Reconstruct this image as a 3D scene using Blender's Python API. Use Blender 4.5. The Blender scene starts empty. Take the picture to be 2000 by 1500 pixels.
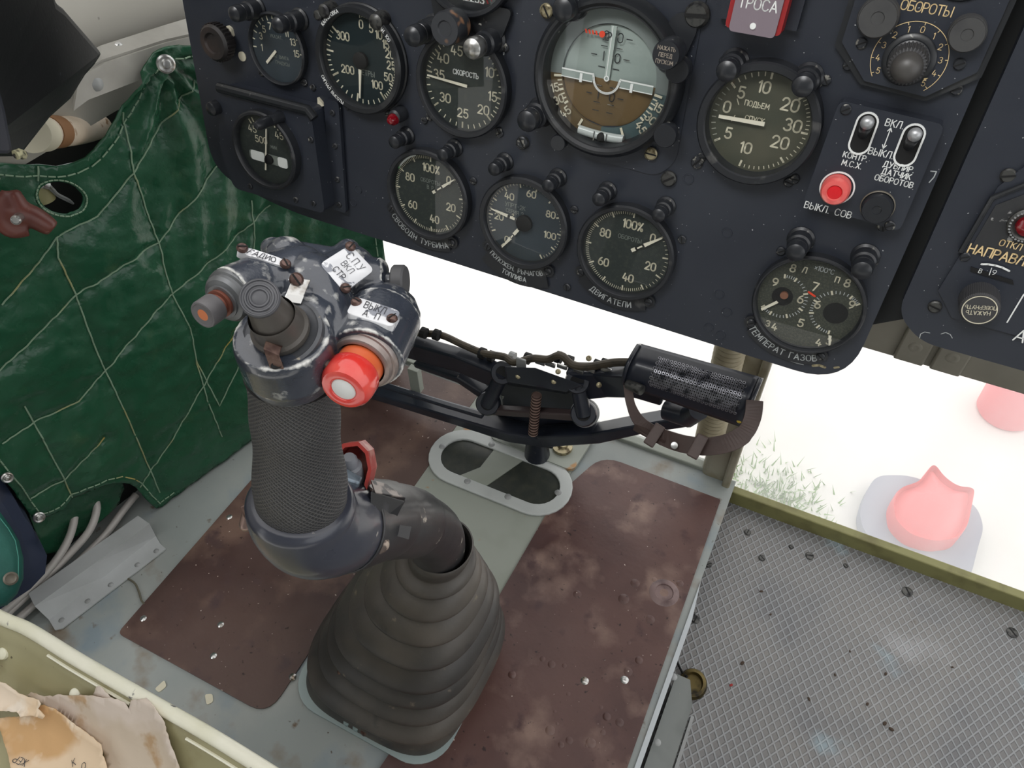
import bpy, math, random
import numpy as np
from mathutils import Vector, Matrix, noise
from mathutils.bvhtree import BVHTree
from mathutils.geometry import delaunay_2d_cdt
random.seed(7)
sc = bpy.context.scene
col = sc.collection
PI = math.pi
R_ = math.radians

# ------------------------------------------------------------------ camera
EYE = Vector((0, 0, .95))                 # eye height above the pilot's floor
YAW, PITCH, ROLL, FPX, TILT = R_(27.0), R_(47.4), R_(-1.0), 1475.0, R_(10.7)
_f = Vector((-math.sin(YAW)*math.cos(PITCH), math.cos(YAW)*math.cos(PITCH), -math.sin(PITCH)))
_r0 = Vector((math.cos(YAW), math.sin(YAW), 0)); _u0 = _r0.cross(_f)
CR = _r0*math.cos(ROLL) + _u0*math.sin(ROLL)
CD = -(-_r0*math.sin(ROLL) + _u0*math.cos(ROLL))
CF = _f
cam = bpy.data.objects.new('camera', bpy.data.cameras.new('camera'))
col.objects.link(cam)
m3 = Matrix((CR, -CD, -CF)).transposed()
cam.matrix_world = Matrix.Translation(EYE) @ m3.to_4x4()
cam.data.sensor_width = 36; cam.data.lens = 36*FPX/2000
cam.data.clip_start = .02; cam.data.clip_end = 200
sc.camera = cam

# ------------------------------------------------------------------ light
world = bpy.data.worlds.new('overcast_sky'); sc.world = world; world.use_nodes = True
nt = world.node_tree; nt.nodes.clear()
wo = nt.nodes.new('ShaderNodeOutputWorld'); bg = nt.nodes.new('ShaderNodeBackground')
tc = nt.nodes.new('ShaderNodeTexCoord'); sx = nt.nodes.new('ShaderNodeSeparateXYZ')
rp = nt.nodes.new('ShaderNodeValToRGB')
nt.links.new(tc.outputs['Generated'], sx.inputs[0]); nt.links.new(sx.outputs[2], rp.inputs[0])
rp.color_ramp.elements[0].position = .0; rp.color_ramp.elements[0].color = (.84, .87, .9, 1)
rp.color_ramp.elements[1].position = .6; rp.color_ramp.elements[1].color = (1, .985, .97, 1)
nt.links.new(rp.outputs[0], bg.inputs[0]); bg.inputs[1].default_value = 2.1
nt.links.new(bg.outputs[0], wo.inputs[0])
sun = bpy.data.lights.new('sun', 'SUN'); sun.energy = 2.5; sun.angle = R_(25)
so = bpy.data.objects.new('sun', sun); col.objects.link(so)
so.rotation_euler = (R_(40), 0, R_(-20))        # from behind, over the roof
sc.view_settings.view_transform = 'Standard'; sc.view_settings.look = 'None'
sc.view_settings.gamma = 1; sc.view_settings.exposure = -0.28
sc.cycles.max_bounces = 8; sc.cycles.transparent_max_bounces = 12

# ------------------------------------------------------------------ pixel of the photo -> point of a real plane
def ray(x, y): return CR*((x-1000)/FPX) + CD*((y-750)/FPX) + CF
def onZ(x, y, z): v = ray(x, y); return EYE + v*((z-EYE.z)/v.z)
def onY(x, y, yy): v = ray(x, y); return EYE + v*(yy/v.y)
def onX(x, y, xx): v = ray(x, y); return EYE + v*(xx/v.x)
def at(x, y, d): return EYE + ray(x, y).normalized()*d
PU = Vector((1, 0, 0)); PV = Vector((0, math.sin(TILT), math.cos(TILT)))
PN = Vector((0, -math.cos(TILT), math.sin(TILT)))           # panel normal, towards the pilot
PD = .55
def PP(x, y, h=0):                                          # panel coordinates (u, v) at height h
    v = ray(x, y); p = v*((PD-h)/-(v.dot(PN))); return p.dot(PU), p.dot(PV)
def PM(u, v, h=0, rot=0):
    p = EYE + PU*u + PV*v - PN*(PD-h)
    M = Matrix((PU, PV, PN)).transposed().to_4x4(); M.translation = p
    return M @ Matrix.Rotation(rot, 4, 'Z')
def frame(p, z, x=None):
    z = Vector(z).normalized(); x = Vector(x) if x is not None else (Vector((0, 0, 1)) if abs(z.z) < .9 else Vector((1, 0, 0)))
    x = (x - z*x.dot(z)).normalized(); y = z.cross(x)
    M = Matrix((x, y, z)).transposed().to_4x4(); M.translation = p
    return M
T = Matrix.Translation

# ------------------------------------------------------------------ mesh builder
class MB:
    def __init__(s): s.v = []; s.f = []; s.m = []; s.s = []; s.uv = {}; s.xf = None; s.mi = 0; s.sm = False
    def add(s, vs, fs, M=None, mi=None, sm=None):
        o = len(s.v)
        for p in vs:
            p = Vector(p)
            if M is not None: p = M @ p
            if s.xf: p = s.xf(p)
            s.v.append(p)
        mi = s.mi if mi is None else mi; sm = s.sm if sm is None else sm
        for f in fs: s.f.append([o+i for i in f]); s.m.append(mi); s.s.append(sm)
        return o
    def box(s, c, size, M=None, mi=None):
        c = Vector(c); a = Vector(size)/2
        vs = [c+Vector((x*a.x, y*a.y, z*a.z)) for z in (-1, 1) for y in (-1, 1) for x in (-1, 1)]
        s.add(vs, [(0,2,3,1),(4,5,7,6),(0,1,5,4),(2,6,7,3),(0,4,6,2),(1,3,7,5)], M, mi, False)
    def lathe(s, prof, M=None, n=40, mi=None, sm=True, a0=0, a1=2*PI):
        full = abs(a1-a0-2*PI) < 1e-6; k = n if full else n+1
        vs = []; fs = []; idx = []
        for r, z in prof:
            if r < 1e-9: idx.append([len(vs)]*k); vs.append((0, 0, z))
            else:
                idx.append(list(range(len(vs), len(vs)+k)))
                for i in range(k):
                    a = a0+(a1-a0)*i/n; vs.append((r*math.cos(a), r*math.sin(a), z))
        for j in range(len(prof)-1):
            for i in range(n):
                i2 = (i+1) % k
                q = [idx[j][i], idx[j][i2], idx[j+1][i2], idx[j+1][i]]
                q = [x for t, x in enumerate(q) if x not in q[:t]]
                if len(q) > 2: fs.append(q)
        s.add(vs, fs, M, mi, sm)
    def cyl(s, p0, p1, r0, r1=None, n=20, mi=None, sm=True):
        p0, p1 = Vector(p0), Vector(p1); r1 = r0 if r1 is None else r1; L = (p1-p0).length
        s.lathe([(0, 0), (r0, 0), (r1, L), (0, L)], frame(p0, p1-p0), n, mi, sm)
    def sph(s, c, r, n=16, M=None, mi=None, sc3=(1, 1, 1)):
        pr = [(r*math.sin(PI*i/8), -r*math.cos(PI*i/8)) for i in range(9)]; pr[0] = (0, -r); pr[-1] = (0, r)
        MM = T(Vector(c)) @ Matrix.Diagonal((*sc3, 1))
        s.lathe(pr, (M @ MM) if M is not None else MM, n, mi, True)
    def prism(s, poly, z0, z1, M=None, mi=None, mtop=None, sm=False):
        n = len(poly); ar = sum(poly[i][0]*poly[(i+1) % n][1]-poly[(i+1) % n][0]*poly[i][1] for i in range(n))
        if ar < 0: poly = poly[::-1]
        vs = [(p[0], p[1], z0) for p in poly]+[(p[0], p[1], z1) for p in poly]
        s.add(vs, [list(range(n))[::-1]]+[(i, (i+1) % n, n+(i+1) % n, n+i) for i in range(n)], M, mi, sm)
        s.add([(p[0], p[1], z1) for p in poly], [list(range(n))], M, mi if mtop is None else mtop, sm)
    def ring(s, outer, inner, z0, z1, M=None, mi=None):          # two outlines with the same number of points
        n = len(outer)
        vs = [(p[0], p[1], z) for z in (z0, z1) for q in (outer, inner) for p in q]
        fs = []
        for i in range(n):
            j = (i+1) % n
            fs += [(2*n+i, 2*n+j, 3*n+j, 3*n+i), (i, j, 2*n+j, 2*n+i), (n+j, n+i, 3*n+i, 3*n+j), (j, i, n+i, n+j)]
        s.add(vs, fs, M, mi, False)
    def tube(s, pts, rad, n=12, mi=None, cap=True, M=None, sm=True, squash=None, uv=False):
        pts = [Vector(p) for p in pts]; k = len(pts)
        rad = [rad]*k if isinstance(rad, (int, float)) else rad
        t0 = (pts[1]-pts[0]).normalized(); up = Vector((0, 0, 1)) if abs(t0.z) < .9 else Vector((1, 0, 0))
        x = (up - t0*up.dot(t0)).normalized(); vs = []; L = 0
        ts = []
        for i in range(k):
            t = (pts[min(i+1, k-1)]-pts[max(i-1, 0)]).normalized()
            x = (x - t*x.dot(t)).normalized(); y = t.cross(x)
            if i: L += (pts[i]-pts[i-1]).length
            ts.append(L)
            for j in range(n):
                a = 2*PI*j/n
                vs.append(pts[i]+(x*math.cos(a)+y*math.sin(a)*(squash or 1))*rad[i])
        fs = [(i*n+j, i*n+(j+1) % n, (i+1)*n+(j+1) % n, (i+1)*n+j) for i in range(k-1) for j in range(n)]
        o = s.add(vs, fs, M, mi, sm)
        if uv:
            for i in range(k-1):
                for j in range(n):
                    f = len(s.f)-len(fs)+i*n+j
                    s.uv[f] = [(j/n, ts[i]), ((j+1)/n, ts[i]), ((j+1)/n, ts[i+1]), (j/n, ts[i+1])]
        if cap: s.add([], [], M); s.f += [[o+j for j in range(n)][::-1], [o+(k-1)*n+j for j in range(n)]]; s.m += [s.mi if mi is None else mi]*2; s.s += [False]*2
    def loft(s, rings, mi=None, sm=True, cap=(True, True), closed=True):
        n = len(rings[0]); vs = [p for r in rings for p in r]; fs = []
        for i in range(len(rings)-1):
            for j in range(n if closed else n-1): fs.append((i*n+j, i*n+(j+1) % n, (i+1)*n+(j+1) % n, (i+1)*n+j))
        if cap[0]: fs.append(list(range(n))[::-1])
        if cap[1]: fs.append([(len(rings)-1)*n+j for j in range(n)])
        s.add(vs, fs, None, mi, sm)
    def stroke(s, pts, w, z=0, M=None, mi=None, caps=True):       # flat painted line with round ends
        vs = []; fs = []
        for (x0, y0), (x1, y1) in zip(pts, pts[1:]):
            d = math.hypot(x1-x0, y1-y0)
            if d < 1e-9: continue
            nx, ny = -(y1-y0)/d*w/2, (x1-x0)/d*w/2; o = len(vs)
            vs += [(x0-nx, y0-ny, z), (x1-nx, y1-ny, z), (x1+nx, y1+ny, z), (x0+nx, y0+ny, z)]; fs.append((o, o+1, o+2, o+3))
        if caps:
            for x, y in pts:
                o = len(vs); vs += [(x+w/2*math.cos(a*PI/4), y+w/2*math.sin(a*PI/4), z) for a in range(8)]; fs.append(tuple(range(o, o+8)))
        s.add(vs, fs, M, mi, False)
    def obj(s, name, mats, parent=None, bevel=0, sharp=35, seg=2, inv=None):
        me = bpy.data.meshes.new(name); Mi = wmat(parent).inverted() if (parent and inv is None) else inv
        v = [(Mi @ p) for p in s.v] if Mi else s.v
        me.from_pydata([tuple(p) for p in v], [], s.f)
        for m in (mats if isinstance(mats, (list, tuple)) else [mats]): me.materials.append(m)
        me.polygons.foreach_set('material_index', s.m)
        me.polygons.foreach_set('use_smooth', s.s)
        if s.uv:
            ul = me.uv_layers.new(name='UVMap')
            for fi, q in s.uv.items():
                for li, c in zip(me.polygons[fi].loop_indices, q): ul.data[li].uv = c
        me.validate(); me.update()
        if any(s.s): me.set_sharp_from_angle(angle=R_(sharp))
        o = bpy.data.objects.new(name, me); col.objects.link(o)
        if parent: o.parent = parent
        if bevel:
            b = o.modifiers.new('bevel', 'BEVEL'); b.width = bevel; b.segments = seg; b.limit_method = 'ANGLE'; b.angle_limit = R_(40)
        return o

def wmat(o): return (wmat(o.parent) @ o.matrix_basis) if o.parent else o.matrix_basis.copy()
# builders work in world coordinates; obj(parent=...) converts into the parent's frame
def tag(o, label=None, cat=None, group=None, kind=None):
    if label: o['label'] = label
    if cat: o['category'] = cat
    if group: o['group'] = group
    if kind: o['kind'] = kind
    return o
def thing(name, label, cat, M=None, group=None):
    o = bpy.data.objects.new(name, None); o.empty_display_size = .02; col.objects.link(o)
    if M is not None: o.matrix_world = M if isinstance(M, Matrix) else T(Vector(M))
    bpy.context.view_layer.update()
    return tag(o, label, cat, group)
def struct(o, label=None): o['kind'] = 'structure'; (label and o.__setitem__('label', label)); return o
def rrect(w, h, r, n=6, cx=0, cy=0):
    pts = []
    rr = r if isinstance(r, (list, tuple)) else [r]*4
    for (sx_, sy_, a), q in zip(((1, 1, 0), (-1, 1, 90), (-1, -1, 180), (1, -1, 270)), rr):
        for i in range(n+1):
            t = R_(a+90*i/n); pts.append((cx+sx_*(w/2-q)+q*math.cos(t), cy+sy_*(h/2-q)+q*math.sin(t)))
    return pts
def circ(r, n=40, cx=0, cy=0, a0=0, a1=360): return [(cx+r*math.cos(R_(a0+(a1-a0)*i/n)), cy+r*math.sin(R_(a0+(a1-a0)*i/n))) for i in range(n if a1-a0 == 360 else n+1)]
def roundpoly(poly, r, n=5):
    out = []; N = len(poly)
    for i in range(N):
        p = Vector(poly[i]); a = Vector(poly[i-1]); b = Vector(poly[(i+1) % N]); q = r[i] if isinstance(r, (list, tuple)) else r
        d1, d2 = (a-p), (b-p); q = min(q, d1.length*.45, d2.length*.45); p1 = p+d1.normalized()*q; p2 = p+d2.normalized()*q
        for k in range(n+1):
            t = k/n; out.append(tuple((1-t)**2*p1+2*t*(1-t)*p+t*t*p2))
    return out
def spline(pts, n=8):
    P = [Vector(p) for p in pts]; out = []
    for i in range(len(P)-1):
        p0, p1, p2, p3 = P[max(i-1, 0)], P[i], P[i+1], P[min(i+2, len(P)-1)]
        for k in range(n):
            t = k/n
            out.append(.5*((2*p1)+(p2-p0)*t+(2*p0-5*p1+4*p2-p3)*t*t+(3*p1-p0-3*p2+p3)*t**3))
    out.append(P[-1]); return out
def lerp(a, b, t): return a+(b-a)*t

# ------------------------------------------------------------------ materials
def rgb(r, g, b):                                  # sRGB 0-255 -> linear
    f = lambda c: c/255/12.92 if c <= 10 else ((c/255+.055)/1.055)**2.4
    return (f(r), f(g), f(b), 1)
def mat(name, base, rough=.5, metal=0, spots=(), bump=None, bump2=None, edge=None, spec=None, coat=0, rvar=0, coords='Object'):
    m = bpy.data.materials.new(name); m.use_nodes = True; n = m.node_tree; N = n.nodes; Lk = n.links.new
    b = N['Principled BSDF']; b.inputs['Roughness'].default_value = rough; b.inputs['Metallic'].default_value = metal
    if spec is not None: b.inputs['Specular IOR Level'].default_value = spec
    if coat: b.inputs['Coat Weight'].default_value = coat; b.inputs['Coat Roughness'].default_value = .12
    t = N.new('ShaderNodeTexCoord'); src = None
    c = N.new('ShaderNodeRGB'); c.outputs[0].default_value = base; cur = c.outputs[0]
    for (sc_, lo, hi, colr, det) in spots:
        nz = N.new('ShaderNodeTexNoise'); nz.inputs['Scale'].default_value = sc_; nz.inputs['Detail'].default_value = det
        Lk(t.outputs[coords], nz.inputs['Vector'])
        mp = N.new('ShaderNodeMapRange'); mp.inputs[1].default_value = lo; mp.inputs[2].default_value = hi
        Lk(nz.outputs['Fac'], mp.inputs[0])
        mx = N.new('ShaderNodeMix'); mx.data_type = 'RGBA'; Lk(mp.outputs[0], mx.inputs[0]); Lk(cur, mx.inputs[6]); mx.inputs[7].default_value = colr
        cur = mx.outputs[2]
    if edge:                                       # worn edges: bare metal where the cast surface turns
        g = N.new('ShaderNodeNewGeometry'); nz = N.new('ShaderNodeTexNoise'); nz.inputs['Scale'].default_value = edge[3]; nz.inputs['Detail'].default_value = 6
        Lk(t.outputs[coords], nz.inputs['Vector'])
        ma = N.new('ShaderNodeMath'); ma.operation = 'MULTIPLY_ADD'; Lk(nz.outputs['Fac'], ma.inputs[0]); ma.inputs[1].default_value = edge[4]; Lk(g.outputs['Pointiness'], ma.inputs[2])
        mp = N.new('ShaderNodeMapRange'); mp.inputs[1].default_value = edge[0]; mp.inputs[2].default_value = edge[1]; Lk(ma.outputs[0], mp.inputs[0])
        mx = N.new('ShaderNodeMix'); mx.data_type = 'RGBA'; Lk(mp.outputs[0], mx.inputs[0]); Lk(cur, mx.inputs[6]); mx.inputs[7].default_value = edge[2]
        cur = mx.outputs[2]
        if len(edge) > 5: 
            mm = N.new('ShaderNodeMath'); mm.operation = 'MULTIPLY'; Lk(mp.outputs[0], mm.inputs[0]); mm.inputs[1].default_value = edge[5]; Lk(mm.outputs[0], b.inputs['Metallic'])
    Lk(cur, b.inputs['Base Color'])
    if rvar:
        nz = N.new('ShaderNodeTexNoise'); nz.inputs['Scale'].default_value = 35; nz.inputs['Detail'].default_value = 5; Lk(t.outputs[coords], nz.inputs['Vector'])
        ma = N.new('ShaderNodeMath'); ma.operation = 'MULTIPLY_ADD'; Lk(nz.outputs['Fac'], ma.inputs[0]); ma.inputs[1].default_value = rvar*2; ma.inputs[2].default_value = rough-rvar; Lk(ma.outputs[0], b.inputs['Roughness'])
    prev = None
    for bp in (bump, bump2):
        if bp:
            nz = N.new('ShaderNodeTexNoise'); nz.inputs['Scale'].default_value = bp[0]; nz.inputs['Detail'].default_value = 4; Lk(t.outputs[coords], nz.inputs['Vector'])
            bm = N.new('ShaderNodeBump'); bm.inputs['Strength'].default_value = bp[1]; bm.inputs['Distance'].default_value = bp[2]
            Lk(nz.outputs['Fac'], bm.inputs['Height'])
            if prev: Lk(prev, bm.inputs['Normal'])
            prev = bm.outputs[0]
    if prev: Lk(prev, b.inputs['Normal'])
    return m
def glassmat(name, tint=(1, 1, 1, 1), haze=0, hazecol=(1, 1, 1, 1), ior=1.5, rough=.02):
    m = bpy.data.materials.new(name); m.use_nodes = True; n = m.node_tree; N = n.nodes; Lk = n.links.new; N.clear()
    o = N.new('ShaderNodeOutputMaterial'); tr = N.new('ShaderNodeBsdfTransparent'); tr.inputs[0].default_value = tint
    gl = N.new('ShaderNodeBsdfGlossy'); gl.inputs['Roughness'].default_value = rough
    lw = N.new('ShaderNodeLayerWeight'); lw.inputs[0].default_value = .5
    pw = N.new('ShaderNodeMath'); pw.operation = 'POWER'; Lk(lw.outputs['Facing'], pw.inputs[0]); pw.inputs[1].default_value = 4.5
    f0 = ((ior-1)/(ior+1))**2
    fr = N.new('ShaderNodeMath'); fr.operation = 'MULTIPLY_ADD'; Lk(pw.outputs[0], fr.inputs[0]); fr.inputs[1].default_value = .8; fr.inputs[2].default_value = f0
    mx = N.new('ShaderNodeMixShader'); Lk(fr.outputs[0], mx.inputs[0]); Lk(gl.outputs[0], mx.inputs[2])
    if haze:
        df = N.new('ShaderNodeBsdfTranslucent'); df.inputs[0].default_value = hazecol
        m2 = N.new('ShaderNodeMixShader')
        nz = N.new('ShaderNodeTexNoise'); nz.inputs['Scale'].default_value = 9; nz.inputs['Detail'].default_value = 3
        t = N.new('ShaderNodeTexCoord'); mpv = N.new('ShaderNodeMapping'); mpv.inputs['Scale'].default_value = (2.2, 1, .12)
        Lk(t.outputs['Object'], mpv.inputs[0]); Lk(mpv.outputs[0], nz.inputs['Vector'])
        mp = N.new('ShaderNodeMapRange'); mp.inputs[1].default_value = .3; mp.inputs[2].default_value = .8; mp.inputs[3].default_value = haze*.8; mp.inputs[4].default_value = haze*1.3
        Lk(nz.outputs['Fac'], mp.inputs[0]); Lk(mp.outputs[0], m2.inputs[0]); Lk(tr.outputs[0], m2.inputs[1]); Lk(df.outputs[0], m2.inputs[2])
        Lk(m2.outputs[0], mx.inputs[1])
    else: Lk(tr.outputs[0], mx.inputs[1])
    Lk(mx.outputs[0], o.inputs[0]); return m
CHIP = rgb(190, 190, 185)
M_panel = mat('panel_black_paint', rgb(38, 42, 51), .42, spots=((9, .4, .75, rgb(47, 51, 59), 4), (420, .765, .79, rgb(170, 172, 172), 1), (60, .74, .78, rgb(120, 120, 118), 8)), bump=(900, .12, .0006), rvar=.1)
M_bezel = mat('bezel_black', rgb(34, 36, 40), .4, spots=((60, .62, .7, rgb(70, 70, 70), 6),), bump=(500, .1, .0004))
M_bezel2 = mat('worn_bezel_black', rgb(32, 34, 37), .36, spots=((45, .6, .7, rgb(52, 53, 54), 5), (130, .70, .735, rgb(166, 164, 156), 5)))
M_lamp = mat('lamp_black', rgb(36, 38, 42), .3, spots=((130, .66, .72, rgb(120, 118, 112), 5),))
M_dial = mat('dial_black', rgb(38, 45, 43), .6, spots=((300, .5, .75, rgb(54, 58, 52), 3),))
M_dialb = mat('dial_blue_black', rgb(40, 49, 56), .55, spots=((25, .4, .7, rgb(48, 58, 66), 3),))
M_dialt = mat('dial_teal_black', rgb(14, 30, 34), .5)
M_dialo = mat('dial_olive_black', rgb(62, 64, 52), .55, spots=((30, .4, .7, rgb(78, 76, 62), 3),))
M_cream = mat('cream_paint', rgb(206, 200, 178), .65)
M_white = mat('white_paint', rgb(228, 230, 228), .6)
M_grey = mat('faded_grey_paint', rgb(120, 126, 120), .7)
M_gold = mat('gold_lettering', rgb(226, 200, 150), .6)
M_ndl = mat('needle_white', rgb(222, 216, 198), .5)
M_glass = glassmat('gauge_glass', (.96, .97, .965, 1), ior=1.42)
M_screw = mat('screw_steel', rgb(86, 86, 84), .4, .7, spots=((200, .5, .65, rgb(50, 50, 52), 4),))
M_screwb = mat('screw_blackened', rgb(48, 50, 54), .4, .3, spots=((300, .58, .66, rgb(140, 138, 130), 4),))
M_brass = mat('screw_brass', rgb(170, 160, 130), .4, .6, spots=((150, .5, .65, rgb(90, 80, 60), 4),))
M_hole = mat('dark_hole', rgb(10, 10, 11), .8)
M_red = mat('red_plastic', rgb(214, 62, 54), .32, spots=((70, .55, .75, rgb(232, 120, 105), 4),))
M_redl = mat('faded_red_plastic', rgb(222, 96, 92), .4, spots=((60, .5, .7, rgb(236, 150, 140), 4),))
M_redlens = mat('red_lens', rgb(116, 8, 22), .12, coat=.6)
M_chrome = mat('bare_steel', rgb(190, 190, 188), .28, .9, spots=((90, .56, .68, rgb(120, 110, 98), 5),))
M_rust = mat('brown_oxidised_steel', rgb(112, 90, 80), .45, .5, spots=((160, .45, .65, rgb(70, 50, 44), 5),))
M_alum = mat('painted_aluminium', rgb(150, 152, 152), .5, .2, spots=((14, .45, .7, rgb(132, 134, 132), 5), (240, .68, .74, rgb(100, 96, 90), 4)))
M_olive = mat('olive_grey_primer', rgb(136, 132, 92), .55, spots=((20, .4, .7, rgb(112, 106, 70), 4),))
M_rubber = mat('black_rubber', rgb(58, 56, 54), .44, spots=((9, .40, .70, rgb(92, 86, 79), 5), (26, .6, .72, rgb(52, 50, 49), 5), (70, .68, .75, rgb(116, 106, 92), 5)), bump=(300, .15, .001))
# ------------------------------------------------------------------ single stroke lettering
def _arc(cx, cy, rx, ry, a0, a1, n=10): return [(cx+rx*math.cos(R_(a0+(a1-a0)*i/n)), cy+ry*math.sin(R_(a0+(a1-a0)*i/n))) for i in range(n+1)]
A = _arc
def _rot(st, w): return [[(w-x, 1-y) for x, y in p] for p in st]
_six = [A(.3, .3, .3, .3, 0, 360, 14), [(.0, .3), (.03, .5), (.16, .8), (.4, 1)]]
GL = {
'0': (.6, [A(.3, .7, .3, .3, 0, 180)+A(.3, .3, .3, .3, 180, 360)+[(.6, .7)]]), '1': (.22, [[(0, .82), (.2, 1), (.2, 0)]]),
'I': (.06, [[(.03, 1), (.03, 0)]]),
'2': (.6, [A(.3, .71, .28, .29, 170, -35)+[(0, 0), (.6, 0)]]), '3': (.58, [A(.28, .74, .26, .26, 150, -80)+A(.28, .27, .3, .27, 80, -150)]),
'4': (.64, [[(.24, 1), (0, .3), (.64, .3)], [(.44, .58), (.44, 0)]]), '5': (.6, [[(.54, 1), (.1, 1), (.06, .56)]+A(.29, .32, .3, .32, 135, -150)]),
'6': (.6, _six), '9': (.6, _rot(_six, .6)), '7': (.58, [[(0, 1), (.58, 1), (.2, 0)]]),
'8': (.6, [A(.3, .76, .24, .24, 0, 360, 14), A(.3, .27, .3, .27, 0, 360, 14)]),
'%': (.66, [A(.12, .84, .12, .15, 0, 360, 10), A(.54, .16, .12, .15, 0, 360, 10), [(.6, 1), (.06, 0)]]),
'.': (.1, [[(.04, 0), (.06, 0)]]), '-': (.4, [[(.05, .5), (.35, .5)]]), ' ': (.4, []), '°': (.24, [A(.12, .86, .12, .13, 0, 360, 10)]),
'×': (.4, [[(0, .2), (.4, .7)], [(0, .7), (.4, .2)]]),
'А': (.66, [[(0, 0), (.33, 1), (.66, 0)], [(.11, .32), (.55, .32)]]), 'Б': (.56, [[(.52, 1), (0, 1), (0, 0), (.3, 0)]+A(.3, .28, .26, .28, -90, 90)+[(0, .56)]]),
'В': (.56, [[(0, 0), (0, 1), (.28, 1)]+A(.28, .77, .24, .23, 90, -90)+[(0, .54)], [(.28, .54)]+A(.28, .27, .28, .27, 90, -90)+[(0, 0)]]),
'Г': (.48, [[(0, 0), (0, 1), (.48, 1)]]), 'Д': (.72, [[(0, -.16), (0, 0), (.72, 0), (.72, -.16)], [(.1, 0), (.2, 1), (.6, 1), (.6, 0)]]),
'Е': (.5, [[(.5, 1), (0, 1), (0, 0), (.5, 0)], [(0, .52), (.42, .52)]]), 'Ж': (.84, [[(.42, 1), (.42, 0)], [(0, 1), (.42, .5), (.84, 1)], [(0, 0), (.42, .5), (.84, 0)]]),
'З': (.54, [A(.26, .75, .26, .25, 150, -80)+A(.26, .27, .28, .27, 80, -150)]), 'И': (.6, [[(0, 1), (0, 0), (.6, 1), (.6, 0)]]),
'К': (.56, [[(0, 1), (0, 0)], [(.54, 1), (0, .46)], [(.16, .6), (.56, 0)]]), 'Л': (.6, [[(0, 0), (.18, 1), (.6, 1), (.6, 0)]]),
'М': (.74, [[(0, 0), (.06, 1), (.37, .3), (.68, 1), (.74, 0)]]), 'Н': (.58, [[(0, 0), (0, 1)], [(.58, 0), (.58, 1)], [(0, .5), (.58, .5)]]),
'О': (.64, [A(.32, .66, .32, .34, 0, 180)+A(.32, .34, .32, .34, 180, 360)+[(.64, .66)]]), 'П': (.58, [[(0, 0), (0, 1), (.58, 1), (.58, 0)]]),
'Р': (.54, [[(0, 0), (0, 1), (.27, 1)]+A(.27, .73, .27, .27, 90, -90)+[(0, .46)]]), 'С': (.6, [A(.32, .66, .32, .34, 30, 180)+A(.32, .34, .32, .34, 180, 330)]),
'Т': (.6, [[(0, 1), (.6, 1)], [(.3, 1), (.3, 0)]]), 'У': (.6, [[(0, 1), (.32, .36)], [(.6, 1), (.2, 0), (.04, 0)]]), 'Х': (.58, [[(0, 0), (.58, 1)], [(0, 1), (.58, 0)]]),
'Ч': (.54, [[(0, 1), (0, .55), (.12, .42), (.54, .42)], [(.54, 1), (.54, 0)]]), 'Ь': (.54, [[(0, 1), (0, 0), (.27, 0)]+A(.27, .28, .27, .28, -90, 90)+[(0, .56)]]),
'Ш': (.8, [[(0, 1), (0, 0), (.8, 0), (.8, 1)], [(.4, 1), (.4, 0)]]), 'Я': (.54, [[(.54, 0), (.54, 1), (.27, 1)]+A(.27, .73, .27, .27, 90, 270)+[(.54, .46)], [(.25, .46), (0, 0)]]),
'Ы': (.8, [[(0, 1), (0, 0), (.24, 0)]+A(.24, .28, .25, .28, -90, 90)+[(0, .56)], [(.78, 1), (.78, 0)]]),
}
def twidth(t, h, sp=.22): return sum((GL[c][0]+sp)*h for c in t)-sp*h
def text(mb, t, x, y, h, w, z, M=None, mi=None, align='c', sp=.22, rot=0, wide=1):
    """x, y is the middle of the line of lettering (or its left / right end)"""
    W = twidth(t, h, sp)*wide; x0 = {'c': -W/2, 'l': 0, 'r': -W}[align]
    ca, sa = math.cos(rot), math.sin(rot)
    for c in t:
        gw, st = GL[c]
        for p in st:
            q = [((x0+a*h*wide), (b-.5)*h) for a, b in p]
            mb.stroke([(x+a*ca-b*sa, y+a*sa+b*ca) for a, b in q], w, z, M, mi)
        x0 += (gw+sp)*h*wide
def text_arc(mb, t, r, mid, h, w, z, M=None, mi=None, sp=.25):    # reads left to right along the bottom of a dial; mid in degrees from +X
    W = twidth(t, h, sp); s0 = -W/2
    for c in t:
        gw, st = GL[c]; th = R_(mid)+(s0+gw*h/2)/r
        cx, cy = r*math.cos(th), r*math.sin(th); rt = th+PI/2
        for p in st:
            mb.stroke([(cx+(a-gw/2)*h*math.cos(rt)-(b-.5)*h*math.sin(rt), cy+(a-gw/2)*h*math.sin(rt)+(b-.5)*h*math.cos(rt)) for a, b in p], w, z, M, mi)
        s0 += (gw+sp)*h
def pol(a, r): return r*math.sin(R_(a)), r*math.cos(R_(a))           # clock angle
def tick(mb, a, r0, r1, w, z, M, mi): mb.stroke([pol(a, r0), pol(a, r1)], w, z, M, mi, caps=False)
def ticks(mb, a0, a1, n, r0, r1, w, z, M, mi, every=0, rbig=None, wbig=None):
    for i in range(n+1):
        big = every and i % every == 0
        tick(mb, a0+(a1-a0)*i/n, rbig if big else r0, r1, wbig if big else w, z, M, mi)

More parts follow.
